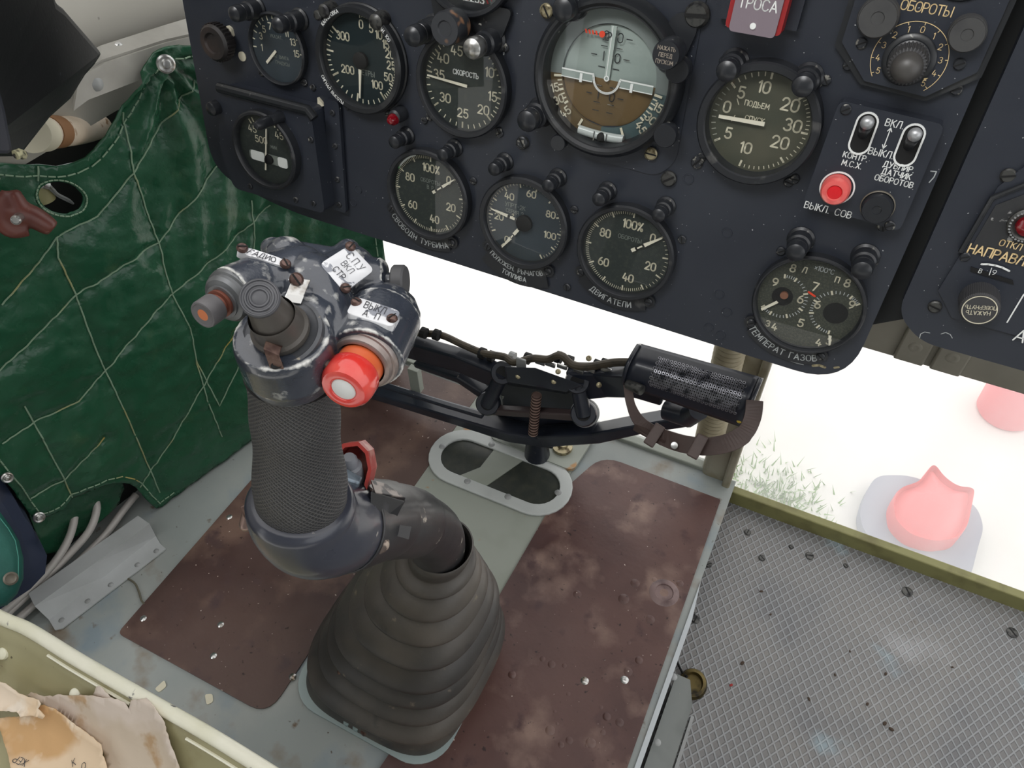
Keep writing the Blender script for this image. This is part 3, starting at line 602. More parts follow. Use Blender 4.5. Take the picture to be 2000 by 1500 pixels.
for (x, y, r, nm) in ((632, 22, .0055, 'knob'), (620, 30, .004, 'knob'), (733, 43, .006, 'knob'), (770, 228, .0055, 'warning_lamp')):
    u, v = PP(x, y, .012); mb = MB(); MM = PM(u, v)
    mb.lathe([(r*1.2, 0), (r*1.2, .006), (r, .008), (r, .012), (r*.7, .0135), (0, .014)], MM, 24)
    o = mb.obj(nm, M_screw if nm == 'knob' else M_bezel, g)
    if nm == 'warning_lamp':
        mb = MB(); mb.lathe([(r*.9, .012), (r*.85, .016), (r*.5, .019), (0, .02)], PM(*PP(770, 232, .012)), 24); l = mb.obj('lens', M_redlens, o); l['label'] = 'dark red domed lens'
# --- speed
def d_sp(d, M, z):
    for t, a, r in (('5', 18, 25.5), ('10', 59, 26.2), ('15', 99, 26.5), ('20', 131, 24.5), ('25', 180, 22.5), ('30', 231, 21.5), ('35', 279, 23), ('40', 311, 25.4), ('45', 344, 25.4)):
        x, y = pol(a, r/1000); text(d, t, x, y, .0068, .0011, z, M, 1)
    for k, (a0, a1) in enumerate(((18, 59), (59, 98), (98, 132), (132, 180), (180, 231), (231, 278), (278, 310), (310, 345))): ticks(d, a0, a1, 5, .0312, .0345, .0008, z, M, 1, 5, .0295, .0014)
    text(d, 'СКОРОСТЬ', .0015, .0085, .0036, .0008, z, M, 2)
g, M = gauge('airspeed_indicator', 'round airspeed dial with a horizontal needle and numbers 5 to 45', *PP(900, 168, .008), .041, d_sp, dmat=M_dial, h=.010, rim=.0048, sr=.0465)
needle(g, M, 273, -.004, .0325, .0022, .0012, .005)
# --- sideslip / turn indicator in its tilted box
u0, v0 = -.512, -.272
bx = [(-.566, -.247), (-.452, -.224), (-.443, -.235), (-.447, -.330), (-.566, -.328), (-.590, -.300)]
def d_tb(d, M, z):
    for t, a, r in (('45', 318, 22), ('45', 44, 23)):
        x, y = pol(a, r/1000); text(d, t, x, y, .006, .0009, z, M, 1)
    text(d, '500', -.006, .008, .006, .0009, z, M, 1); text(d, 'МИН', .008, .004, .0028, .0005, z, M, 3)
    for a in (325, 333, 27, 35): tick(d, a, .026, .0305, .0014, z, M, 1)
    d.prism(rrect(.016, .009, .0025, 5, -.012, -.0085), z, z+.0008, M, 2); d.prism(rrect(.011, .0095, .0025, 5, .017, -.0085), z, z+.0008, M, 2); d.prism(rrect(.044, .0092, .003, 5, 0, -.0085), z, z+.0004, M, 3)
g, M = gauge('turn_indicator', 'slip gauge with a tilted needle in a raised box at the lower left corner', *PP(514, 296, .030), .0365, d_tb, dmat=M_dial, h=.010, rim=.004, screws=(), M=PM(*PP(514, 296, .030), .021), cat='gauge')
needle(g, M, 10, -.020, .021, .0014, .0010, .0052, tail=0)
mb = MB(); mb.prism(roundpoly([(-.055, .046), (.052, .046), (.058, -.05), (-.052, -.052), (-.062, -.02)], .008), -.022, .0004, M)
o = mb.obj('housing_box', [M_panel], g, bevel=.003)
mb = MB(); mb.tube([(-.050, .046, .001), (.050, .046, .001), (.056, .04, .001)], .0045, 10, M=M); mb.obj('top_rim', M_bezel2, g)
mb = MB(); mb.prism(rrect(.016, .105, .003, 4, .062, 0), -.0205, -.016, M); mb.obj('mounting_flange', [M_panel], g, bevel=.001)
for yy in (.042, .012, -.02, -.045): screw(g, M @ T((.063, yy, -.016)), .0028, .0016, 40)
for xx, yy in ((-.03, -.044), (.025, -.044), (.046, -.042), (.05, .02)): screw(g, M @ T((xx, yy, .0004)), .0028, .0016, 70)
mb = MB(); mb.cyl(M @ Vector((0, -.0085, .0045)), M @ Vector((.0005, -.0085, .0045)), .0046); mb.lathe([(.0044, .004), (.0044, .0055), (.003, .0065), (0, .0068)], M @ T((.002, -.0085, 0)), 20); mb.obj('slip_ball', M_hole, g)
# --- the gauge cut by the top edge of the picture
def d_cut(d, M, z):
    text(d, '0912253', 0, -.0275, .0052, .0010, z, M, 2); d.prism([(-.004, -.034), (.001, -.034), (.001, -.0315), (-.004, -.0315)], z, z+.0003, M, 1)
    ticks(d, 0, 360, 60, .031, .034, .0007, z, M, 1, 5, .029, .0012)
ucut, vcut = PP(905, 22, .010)
g, M = gauge('counter_gauge', 'dial with number 0912253 cut off by the top edge, above the airspeed dial', ucut, vcut+.036, .0405, d_cut, h=.011, rim=.0042, mats=[M_dial, M_redlens, M_white, M_grey], screws=(150, 210), sr=.05)
mb = MB(); mb.prism(roundpoly([(-.032, -.03), (.038, -.03), (.03, -.052), (.012, -.062), (-.012, -.062), (-.026, -.052)], .006), 0, .005, M); mb.obj('lower_lug', M_bezel2, g, bevel=.001)
u, v = PP(868, 57, .032); mb = MB(); mb.lathe([(.006, 0), (.006, .012), (.0115, .013), (.0122, .016), (.0122, .029), (.0112, .032), (.006, .032), (.0052, .0308), (0, .0308)], PM(u, v), 36)
o = mb.obj('setting_knob', [mat('knob_worn_black', rgb(50, 52, 56), .4, spots=((60, .62, .68, rgb(140, 104, 78), 2),))], g); o['label'] = 'black knob with a rubbed brown patch'
# --- attitude indicator
ua, va = PP(1178, 158, .014)
M = PM(ua, va); g = thing('attitude_indicator', 'large artificial horizon with grey sky and brown ground halves', 'gauge', M)
mb = MB(); mb.prism(roundpoly([(p[0]-ua, p[1]-va) for p in ((-.251, -.06), (-.250, -.205), (-.216, -.2165), (-.128, -.2185), (-.116, -.205), (-.119, -.06))], .018), 0, .0009, M); mb.obj('mounting_plate', [M_panel], g, bevel=.0008)
mb = MB(); mb.lathe([(.0565, .0025), (.0555, .012), (.0525, .0155), (.0505, .0155), (.0485, .0135), (.0475, .0135), (.0463, .009), (.0463, .001)], M, 80); mb.obj('bezel', M_bezel2, g)
M_sky = mat('horizon_sky_grey_green', rgb(142, 154, 149), .5, spots=((20, .4, .7, rgb(150, 160, 155), 3),)); M_gnd2 = mat('horizon_ground_brown', rgb(106, 84, 52), .5, spots=((20, .4, .7, rgb(96, 78, 50), 3),)); M_rimt = mat('horizon_rim_teal', rgb(74, 92, 94), .5); M_redp = mat('red_orange_paint', rgb(230, 70, 40), .5)
M_rimb = mat('horizon_rim_brown', rgb(98, 82, 56), .5); M_rimg = mat('horizon_rim_grey', rgb(118, 126, 124), .5)
d = MB()
hz = -.001
for a0, a1, mi in ((-6, 186, 0), (186, 270, 1), (270, 354, 2)): d.lathe([(.0466, .0015), (.036, .0035), (.036, .001)], M, 36, mi, False, R_(a0), R_(a1))
ticks(d, 232, 262, 6, .0365, .0400, .0010, .0036, M, 3, 3, .0365, .0016); ticks(d, 98, 128, 6, .0365, .0400, .0010, .0036, M, 3, 3, .0365, .0016)
for a in (205, 155, 262, 98): tick(d, a, .0365, .0425, .0018, .0040, M, 3)
for t, a in (('15', 250), ('30', 238), ('45', 224)):
    x, y = pol(a, .0428); text(d, t, x, y, .0056, .0010, .0041, M, 3, rot=R_(-a)+PI/2+PI)
for t, a in (('15', 108), ('30', 121), ('45', 134)):
    x, y = pol(a, .0428); text(d, t, x, y, .0056, .0010, .0041, M, 3, rot=R_(-a)-PI/2+PI)
d.obj('outer_scale', [M_rimg, M_rimb, M_rimt, M_cream], g)
d = MB()
def dome(z0, r, y0, sgn, mi):                                   # half of the bulging horizon drum
    vs = []; fs = []; nx_, ny_ = 24, 12
    for j in range(ny_+1):
        for i in range(nx_+1):
            yy = y0+sgn*(r-sgn*y0)*j/ny_; w = math.sqrt(max(r*r-yy*yy, 0)); x = -w+2*w*i/nx_
            vs.append((x, yy, z0+.004*(1-(x*x+yy*yy)/r/r)))
    for j in range(ny_):
        for i in range(nx_):
            a = j*(nx_+1)+i; q = (a, a+1, a+nx_+2, a+nx_+1); fs.append(q if sgn > 0 else q[::-1])
    d.add(vs, fs, M, mi, True)
dome(.0012, .0357, hz, 1, 0); dome(.0012, .0357, hz, -1, 1)
zt = .0056
for k, yy in enumerate((.028, .021, .0145, .007, -.006, -.0125, -.018, -.024)):
    big = k in (0, 2, 5); L = .0085 if big else .005
    for sx_ in (-1, 1):
        x0_ = sx_*(.0025 if not big else .0075)
        if big: d.stroke([(sx_*.010, yy), (sx_*.0145, yy)], .0007, zt, M, 2, False)
        else: d.stroke([(sx_*.003, yy), (sx_*.008, yy)], .0006, zt, M, 2, False)
    if big:
        text(d, '2' if k == 0 else 'I', -.005, yy, .006, .0007, zt, M, 2); text(d, '0', .0055, yy, .006, .0007, zt, M, 2)
d.obj('horizon_drum', [M_sky, M_gnd2, M_screwb], g)
mb = MB(); mb.prism([(-.0022, -.001), (.0022, -.001), (.0022, .0352), (-.0022, .0352)], .0055, .0062, M, 0); mb.stroke([(-.0008, 0), (-.0008, .035)], .0006, .0064, M, 1, False); mb.stroke([(.0022, 0), (.0022, .035)], .0004, .0064, M, 2, False)
mb.obj('vertical_bar', [mat('bar_pale_green', rgb(166, 178, 172), .5), M_white, M_screwb], g)
mb = MB()
for s_ in (-1, 1):
    mb.prism([(s_*.0105, -.0045), (s_*.0352, -.0045), (s_*.0352, .0008), (s_*.0105, .0008)], .0058, .0066, M, 1)
    mb.stroke([(s_*.0105, .001), (s_*.0352, .001)], .0011, .0068, M, 0, False); mb.stroke([(s_*.0105, -.0044), (s_*.0352, -.0044)], .0007, .0068, M, 0, False)
    mb.prism([(s_*.0185, -.006), (s_*.0205, -.006), (s_*.0205, .0), (s_*.0185, .0)], .0066, .0074, M, 0)
mb.stroke([(-.0105, .001)]+[(.0098*math.cos(R_(a)), -.0005+.0098*math.sin(R_(a))) for a in range(185, 356, 10)]+[(.0105, .001)], .0016, .0069, M, 0)
mb.ring(circ(.002, 20), circ(.0012, 20), .0066, .0072, M, 0); mb.obj('aircraft_symbol', [M_white, M_sky], g)
mb = MB(); x, y = -.008, .0285
mb.lathe([(.0022, .006), (.0022, .0066), (0, .0066)], M @ T((x, y, 0)), 20, 0)
for i in range(4): mb.prism([(x-.0045-.0026*i, y-.0012), (x-.0032-.0026*i, y-.0012), (x-.0042-.0026*i, y+.0014), (x-.0055-.0026*i, y+.0014)], .006, .0064, M, 0)
mb.ring(circ(.0019, 18, x+.0055, y+.0005), circ(.0011, 18, x+.0055, y+.0005), .006, .0066, M, 1); mb.prism([(x+.002, y-.001), (x+.005, y-.0015), (x+.005, y+.001), (x+.002, y+.0012)], .0055, .0059, M, 1)
mb.obj('failure_flag', [M_redp, M_screwb], g)
mb = MB(); Ms = M @ T((.001, -.0405, .0045))
mb.loft([[Ms @ Vector((x_, -.0016*math.cos(x_/.018*1.2)+.0034*math.cos(t), .0030*math.sin(t))) for t in np.linspace(0, 2*PI, 14, endpoint=False)] for x_ in np.linspace(-.018, .018, 13)]); sl = mb.obj('slip_tube', [mat('slip_tube_white', rgb(176, 182, 180), .25)], g)
mb = MB(); mb.sph((.001, -.002, .0012), .0036, 16, Ms); mb.obj('slip_ball', M_hole, sl)
mb = MB()
for x_ in (-.0045, .0055): mb.box((x_, -.0018, .0031), (.0006, .007, .0004), Ms)
mb.obj('slip_mark', M_screwb, sl)
mb = MB(); mb.lathe([(.0466, .0105), (.03, .0118), (0, .0125)], M, 64); mb.obj('glass', M_glass, g)
for x, y, m_ in ((1068, 22, M_brass), (1282, 37, M_hole), (1272, 300, M_brass), (1020, 278, M_screwb)):
    u, v = PP(x, y, .003); screw(g, PM(u, v, .0025), .0048, .002, random.uniform(0, 180), m_)
# caging knob and the two small trim knobs
for (x, y, r, hh, nm, lab) in ((1300, 108, .0095, .034, 'caging_knob', 'worn black pull knob with rubbed lettering'), (1298, 266, .0085, .018, 'trim_knob', None), (1089, 280, .0062, .014, 'trim_knob', None), (1322, 138, .0085, .020, 'lamp_socket', None)):
    u, v = PP(x, y, hh); mb = MB(); MM = PM(u, v); mb.lathe([(r*.45, .002), (r*.45, hh*.45), (r*.95, hh*.5), (r, hh*.56), (r, hh*.95), (r*.93, hh), (0, hh)], MM, 32)
    o = mb.obj(nm, [M_lamp], g)
    if lab:
        o['label'] = lab; mb = MB(); text(mb, 'НАЖАТЬ', 0, .0042, .0024, .0004, hh+.0002, MM); text(mb, 'ПЕРЕД', 0, 0, .0024, .0004, hh+.0002, MM); text(mb, 'ПУСКОМ', 0, -.0042, .0024, .0004, hh+.0002, MM); mb.obj('knob_lettering', mat('rubbed_lettering', rgb(150, 140, 128), .7), o)
u, v = PP(1320, 95); mb = MB(); mb.prism(rrect(.020, .040, .010, 6), 0, .004, PM(u, v+.004) @ Matrix.Rotation(-.25, 4, 'Z')); mb.obj('knob_guard', M_bezel, g, bevel=.001)
# --- vertical speed
def d_vs(d, M, z):
    for t, a, r, h in (('10', 353, 23, 72), ('5', 315, 23.5, 72), ('0', 283, 24.5, 72), ('20', 48, 22.5, 78), ('30', 84, 22.2, 78), ('20', 121, 20, 78), ('10', 193, 19.5, 72), ('5', 238, 22, 72)):
        x, y = pol(a, r/1000); text(d, t, x, y, h/10000, .0012, z, M, 1)
    for a in (0, 47, 92, 135, 190, 235, 311): tick(d, a, .0285, .033, .0014, z, M, 1)
    ticks(d, 235, 311, 10, .0298, .0328, .0007, z, M, 3); ticks(d, 320, 352, 4, .030, .0328, .0007, z, M, 1); ticks(d, 47, 92, 9, .0305, .0328, .0006, z, M, 1); ticks(d, 92, 190, 16, .0305, .0328, .0006, z, M, 1)
    text(d, 'ПОДЬЕМ', -.0045, .0108, .0034, .0006, z, M, 1); text(d, 'СПУСК', -.0035, .001, .0034, .0006, z, M, 1)
    d.stroke([(-.0185, .012), (-.0165, .0085)], .0006, z, M, 1); d.stroke([(-.0185, -.003), (-.0172, .001)], .0006, z, M, 1)
g, M = gauge('vertical_speed_indicator', 'climb dial with cream numbers 0 to 30 both ways, right of the artificial horizon', *PP(1477, 247, .014), .041, d_vs, dmat=M_dialo, h=.014, dep=.003, rim=.006, sr=.0475, mats=[M_dialo, M_cream, M_white, mat('dull_tick_paint', rgb(150, 150, 138), .6)])
needle(g, M, 268, -.004, .0275, .0028, .0022, .006)
# --- free turbine rpm
def d_rpm(sub):
    def f(d, M, z):
        for t, a, r in (('100%', 4, 24.5), ('80', 300, 23), ('60', 231, 22.5), ('40', 166, 23), ('20', 106, 23), ('0', 47, 26.5)):
            x, y = pol(a, r/1000); text(d, t, x, y, .0068, .0012, z, M, 1, wide=.88)
        for k in range(11):
            a = 52+k*31.0; tick(d, a, .0305, .0352, .0013, z, M, 1)
            if 3 <= k < 10: ticks(d, a, a+31, 10, .0325, .0352, .0005, z, M, 1)
            elif k < 3: ticks(d, a, a+31, 5, .0328, .0352, .0005, z, M, 1)
        for i, t in enumerate(sub): text(d, t, .001, .0125-.0055*i, .0034, .0005, z, M, 3)
    return f
def arc_mark(g, M, a0, a1, m, z=.0036):
    mb = MB(); pts = [pol(a, .0358) for a in np.linspace(a0, a1, 10)]; mb.stroke(pts, .0014, z, M, 0, False); mb.obj('range_mark', m, g)
u, v = -.3262, -.2832
g, M = gauge('free_turbine_gauge', 'percent gauge on the plate lettered СВОБОДН ТУРБИНА, leftmost of the lower row', u, v, .0415, d_rpm(('ОБОРОТЫ', 'В Р')), screws=(62,), h=.0095)
arc_mark(g, M, 300, 338, M_white); arc_mark(g, M, 298, 304, mat('green_range', rgb(90, 170, 110), .5))
needle(g, M, 51, .006, .0335, .0030, .001, .0052, seg=((.006, .009, .0026), (.012, .0165, .0012), (.0185, .0335, .0026)))
name_plate(g, M, .0415, 213, 298, 'СВОБОДН ТУРБИНА', ears=True)
# --- fuel lever position
def d_up(d, M, z):
    for t, a, r in (('20', 268, 24.5), ('40', 321, 25.6), ('60', 8, 27), ('80', 59, 26.6), ('100', 102, 24.7), ('0', 218, 25.5)):
        x, y = pol(a, r/1000); text(d, t, x, y, .0056, .0010, z, M, 1)
    for k in range(12):
        a = 216+k*26.4; tick(d, a, .0305, .0345, .0013, z, M, 1)
        if k < 11 and k > 0: ticks(d, a, a+26.4, 5, .0325, .0345, .0005, z, M, 1)
    text(d, 'УПРТ-2К', -.010, .0125, .0036, .0005, z, M, 3); text(d, 'СЕРИЯ 2', -.010, .007, .0032, .0005, z, M, 3); text(d, '2', -.0115, .0035, .0030, .0006, z, M, 1)
g, M = gauge('fuel_lever_gauge', 'blue-black gauge with two white hands and a black hub, second in the lower row', -.2320, -.2845, .0413, d_up, dmat=M_dialb, screws=(62,), h=.0095, rim=.0055)
needle(g, M, 214, .007, .0335, .0030, .001, .0052, seg=((.0085, .015, .0028), (.0165, .0195, .0012), (.0205, .0335, .0030)), hub=.0072)
needle(g, M, 279, .010, .0325, .0028, .0022, .0047, seg=((.006, .0075, .0024), (.009, .0135, .0020), (.016, .0325, .0026)))
name_plate(g, M, .0413, 226, 301, ['ПОЛОЖЕН. РЫЧАГОВ', 'ТОПЛИВА'], rows=2)
# --- engine rpm
g, M = gauge('engine_tachometer', 'percent gauge on the plate lettered ДВИГАТЕЛИ, third in the lower row', -.1402, -.2853, .0413, d_rpm(('ОБОРОТЫ',)), screws=(62,), h=.0095)
needle(g, M, 52, .006, .0345, .0030, .001, .0052, seg=((.006, .0095, .0028), (.0115, .016, .0012), (.018, .0345, .0030)))
name_plate(g, M, .0413, 222, 302, 'ДВИГАТЕЛИ')
# --- twin exhaust temperature gauge
def d_tm(d, M, z):
    for t, a, r, h in (('8', 323, 31, 60), ('9', 290, 29.5, 60), ('7', 2, 15, 66), ('6', 287, 6.5, 62), ('6', 77, 6.8, 62), ('5', 181, 17.5, 64), ('4', 213, 32.5, 56), ('3', 222, 35, 50), ('8', 40, 32, 60), ('9', 73, 30.2, 60), ('4', 150, 34.0, 56), ('3', 138, 35.2, 52)):
        x, y = pol(a, r/1000); text(d, t, x, y, h/10000, .0011, z, M, 1)
    text(d, 'Л', *pol(338, .0278), .0044, .0008, z, M, 1); text(d, 'П', *pol(28, .0283), .0044, .0008, z, M, 1); text(d, '×100°С', *pol(5, .030), .0036, .0005, z, M, 3)
    for cx, cy_, aa_ in ((-.0195, 0, (-10, 18, 65, 112, 153, 195, 222)), (.0205, -.0015, (46, 21, -26, -72, -108, -151, -182))):
        for k, a in enumerate(aa_):
            x, y = pol(a, 1); d.stroke([(cx+x*.0152, cy_+y*.0152), (cx+x*.0187, cy_+y*.0187)], .0014, z, M, 1, False)
            if k < 6:
                for q in range(1, 5): x2, y2 = pol(lerp(a, aa_[k+1], q/5), 1); d.stroke([(cx+x2*.0160, cy_+y2*.0160), (cx+x2*.0184, cy_+y2*.0184)], .0006, z, M, 3, False)
    d.lathe([(.0078, 0), (0, 0)], M @ T((-.0195, 0, z)), 28, 4, False); d.lathe([(.0088, 0), (0, 0)], M @ T((.0205, -.0015, z)), 28, 4, False)
    d.stroke([(-.0025, .0095), (.0025, .0075)], .0016, z+.0001, M, 5)
g, M = gauge('exhaust_temperature_gauge', 'twin-scale dial with two black hubs at the lower right corner of the panel', .0061, -.2857, .0408, d_tm, h=.0095, rim=.0030, screws=(318,), mats=[mat('dial_speckled_olive', rgb(50, 53, 46), .65, spots=((700, .45, .7, rgb(72, 74, 62), 2),)), M_cream, M_white, M_grey2, M_hole, M_redp], sr=.046)
mb = MB(); mb.lathe([(.003, .003), (.003, .0052), (0, .0056)], M @ T((-.0185, .002, 0)), 20); o = mb.obj('hub_screw', mat('copper_hub', rgb(150, 104, 84), .4, .6), g); o['label'] = 'copper coloured hub screw'
mb = MB(); mb.prism([(-.0225, -.004), (-.0208, -.0052), (-.0305, -.0155), (-.0318, -.0140)], .0046, .0054, M); mb.obj('needle', M_ndl, g)
mb = MB(); mb.prism([(.0215, -.020), (.0238, -.020), (.0258, -.029), (.0245, -.0292)], .0046, .0054, M); mb.obj('needle', M_ndl, g)
name_plate(g, M, .0408, 222, 296, 'ТЕМПЕРАТ ГАЗОВ')

# --- post lamps beside the dials
for x, y, lab in ((863, 304, 'black post lamp at the upper right of the ТУРБИНА gauge'), (768, 279, 'black post lamp at the upper left of the ТУРБИНА gauge'),
    (963, 332, 'black post lamp at the upper left of the blue-black two-hand gauge'), (1069, 364, 'black post lamp at the upper right of the blue-black two-hand gauge'),
    (1168, 391, 'black post lamp at the upper left of the ДВИГАТЕЛИ gauge'), (1285, 422, 'black post lamp at the upper right of the ДВИГАТЕЛИ gauge')):
    post_lamp(x, y, lab, .022)
for x, y, lab in ((1418, 140, 'black post lamp at the upper left of the climb dial'), (1567, 170, 'black post lamp at the upper right of the climb dial'),
    (1553, 495, 'black post lamp at the upper left of the twin temperature dial'), (1683, 530, 'black post lamp at the upper right of the twin temperature dial')):
    post_lamp(x, y, lab, .026, .0066)
for x, y, lab, r, hh in ((803, 72, 'black post lamp left of the knob above the airspeed dial', .0072, .036), (920, 96, 'scuffed post lamp with a bright tip at the upper right of the airspeed dial', .0072, .036), (540, 50, 'black post lamp overlapping the top of the small pitch gauge', .0062, .030), (455, 28, 'black post lamp at the upper left corner of the panel', .0062, .030),
    (1097, 20, 'black post lamp on the upper left rim of the artificial horizon', .0075, .026), (1027, 238, 'black post lamp at the lower left of the artificial horizon', .0078, .030), (502, 246, 'black post lamp over the boxed slip gauge', .0045, .052), (410, 214, 'black post lamp left of the boxed slip gauge', .006, .030)):
    post_lamp(x, y, lab, hh, r, tipm=M_chrome if x == 920 else None)
# --- knob at the far left of the panel
u, v = PP(415, 85, .016); M = PM(u, v)
mb = MB()
mb.lathe([(.012, 0), (.012, .004), (.0155, .005), (.0155, .014), (.0135, .0165), (.009, .0165), (.008, .0145), (0, .0145)], M, 40)
for a in range(0, 360, 12): mb.box((.0156*math.cos(R_(a)), .0156*math.sin(R_(a)), .0095), (.0016, .0016, .008), M @ T((0, 0, 0)))
tag(mb.obj('adjusting_knob', [mat('knob_brown_black', rgb(36, 33, 33), .45, spots=((40, .5, .7, rgb(58, 48, 44), 3),))]), 'brown-black ribbed knob at the far left edge of the panel', 'knob')
u, v = PP(474, 110); mb = MB(); mb.lathe([(.0042, 0), (.0042, .001), (0, .0012)], PM(u, v), 18); o = mb.obj('plug', M_cream, ip); o['label'] = 'small cream disc'
u, v = PP(447, 64, .003); mb = MB(); mb.prism(roundpoly([(-.004, -.004), (.004, -.003), (.003, .004), (-.002, .006)], .002), 0, .003, PM(u, v)); o = mb.obj('pointer', M_cream, ip); o['label'] = 'cream pointer'
u, v = PP(624, 202, .003); mb = MB(); mb.prism([(-.004, -.003), (.004, -.003), (.0, .005)], 0, .003, PM(u, v) @ Matrix.Rotation(.4, 4, 'Z')); o = mb.obj('pointer', M_cream, ip); o['label'] = 'cream triangular pointer'

# --- red guarded switch with grey tag, top edge
u, v = PP(1478, 22, .02); M = PM(u, v)
g = thing('guarded_switch', 'red switch guard with a grey tag lettered ТРОСА at the top edge', 'switch', M)
mb = MB(); mb.prism(roundpoly([(-.0175, -.012), (.0175, -.012), (.0175, .045), (-.0175, .045)], .003), 0, .019, M); mb.obj('guard', mat('guard_red', rgb(146, 34, 36), .4), g, bevel=.002)
mb = MB(); mb.prism(roundpoly([(-.0145, -.0135), (.0145, -.0135), (.0145, .045), (-.0145, .045)], .003), .0192, .0204, M, 0)
text(mb, 'ТРОСА', 0, .004, .006, .0008, .0206, M, 1); mb.lathe([(.002, .0205), (.0018, .0212), (0, .0214)], M @ T((0, -.0085, 0)), 16, 1)
o = mb.obj('tag_plate', [mat('tag_grey_pink', rgb(124, 112, 120), .5), M_white], g); o['label'] = 'grey tag plate with white lettering'
mb = MB(); mb.box((0, .02, -.0), (.05, .06, .006), M @ T((0, 0, .003))); mb.obj('base', M_panel, g)

# --- rotary unit (ОБОРОТЫ)
uc, vc = PP(1776, 112); M = PM(uc, vc)
g = thing('rotary_selector_unit', 'octagonal black unit with a big ribbed knob and ОБОРОТЫ lettering', 'control unit', M)
oc = [(-.0405, .09), (-.0405, .003), (-.0205, -.0165), (.0165, -.0190), (.0385, -.0005), (.0400, .09)]
oc2 = [(x*1.09, y-.0028 if y < .05 else y) for x, y in oc]
mb = MB(); mb.prism(oc2, 0, .004, M); mb.obj('rim_plate', M_bezel2, g, bevel=.001)
mb = MB(); mb.prism(oc, .001, .006, M, 0); z = .0063
cx, cy = 0, 0
R0 = .0212
mb.stroke([(R0*math.sin(R_(a)), R0*math.cos(R_(a))) for a in np.linspace(-127, 137, 60)], .0004, z, M, 1)
for i, t in enumerate('54321012345'):
    a = -122+i*25.4; tick(mb, a, R0-.0016, R0+.0002, .0004, z, M, 1); x, y = pol(a, R0-.0040); text(mb, t, x, y, .0033, .0004, z, M, 1)
text(mb, 'ОБОРОТЫ', -.0005, .0285, .0052, .0006, z, M, 1, sp=.16)
mb.obj('face_plate', [M_panel, M_gold], g)
mb = MB(); mb.lathe([(.0150, .006), (.0150, .008), (.0140, .0088), (.012, .0092)], M, 48); mb.lathe([(.012, .0092), (.0115, .0105), (.0105, .011)], M, 48)
mb.prism([(.0118, -.008), (.0140, -.0075), (.0122, -.0098)], .0093, .0098, M, 1); mb.obj('knob_skirt', [M_bezel2, M_gold], g)
mb = MB(); n = 128; prof = [(.0108, .0095), (.0102, .026), (.0088, .0275)]
rings = [[M @ Vector(((r+(.0004 if (i//2) % 2 else -.0003)*(1 if k < 2 else 0))*math.cos(2*PI*i/n), (r+(.0004 if (i//2) % 2 else -.0003)*(1 if k < 2 else 0))*math.sin(2*PI*i/n), zz)) for i in range(n)] for k, (r, zz) in enumerate(prof)]
mb.loft(rings, sm=False); mb.obj('ribbed_knob', mat('knob_grey_black', rgb(62, 62, 63), .5), g)
mb = MB(); mb.lathe([(.0088, .027), (.0088, .029), (.0078, .033), (.005, .0362), (0, .0375)], M, 40); mb.obj('knob_dome', mat('knob_dome_grey', rgb(70, 68, 66), .42, spots=((30, .5, .7, rgb(54, 53, 52), 3),)), g)
for x, y, r in ((1714, 36, .0115), (1889, 68, .0100)):
    u, v = PP(x, y, .014); MM = PM(u, v); mb = MB(); mb.lathe([(r*1.02, .005), (r*1.02, .011), (r*.97, .0125), (r*.93, .0125), (r*.93, .014), (r*.9, .0148), (r*.34, .0148), (r*.3, .0142), (0, .0142)], MM, 40)
    mb.obj('lamp_cap', mat('cap_grey_black', rgb(66, 66, 66), .5, spots=((50, .5, .7, rgb(52, 52, 54), 3),)), g)
for x, y in ((1683, 84), (1874, 125), (1655, 130), (1868, 178)): u, v = PP(x, y, .006); screw(g, PM(u, v, .006 if x in (1683, 1874) else .001), .0034, .0018, 30)
u, v = PP(1862, 0); mb = MB(); mb.lathe([(.020, .006), (.019, .008), (.014, .009), (0, .009)], PM(u, v+.02), 32); mb.obj('dial_cap', M_bezel2, g)

# --- toggle switch box
cs4 = [PP(1640, 196, .012), PP(1846, 244, .012), PP(1757, 452, .012), PP(1568, 396, .012)]
uc = sum(c[0] for c in cs4)/4; vc = sum(c[1] for c in cs4)/4; M = PM(uc, vc)
g = thing('switch_box', 'raised black box with two toggle switches and a red push button', 'switch box', M)
bp = roundpoly([(c[0]-uc, c[1]-vc) for c in cs4], .005)
mb = MB(); mb.prism(bp, -.002, .012, M, 0)
def B2(x, y): u, v = PP(x, y, .0124); return u-uc, v-vc
z = .0123
for t, x, y, h in (('ВКЛ.', 1748, 242, .0042), ('ВЫКЛ.', 1721, 299, .0042), ('КОНТР.', 1671, 306, .0036), ('М.С.Х.', 1664, 321, .0036), ('ДУБЛИР.', 1756, 326, .0036), ('ДАТЧИК', 1751, 340, .0036), ('ОБОРОТОВ', 1746, 354, .0036), ('ВЫКЛ. СОВ', 1617, 410, .0046)):
    bx_, by_ = B2(x, y); text(mb, t, bx_, by_, h, .00062, z, M, 1, sp=.24)
a, b = B2(1740, 250), B2(1725, 290); mb.stroke([a, b], .0006, z, M, 1)
for q, s_ in ((a, -1), (b, 1)): mb.stroke([(q[0]-.0012, q[1]+s_*.0022), q, (q[0]+.0012, q[1]+s_*.0022)], .0006, z, M, 1)
mb.obj('box_body', [M_panel, M_white], g, bevel=.002)
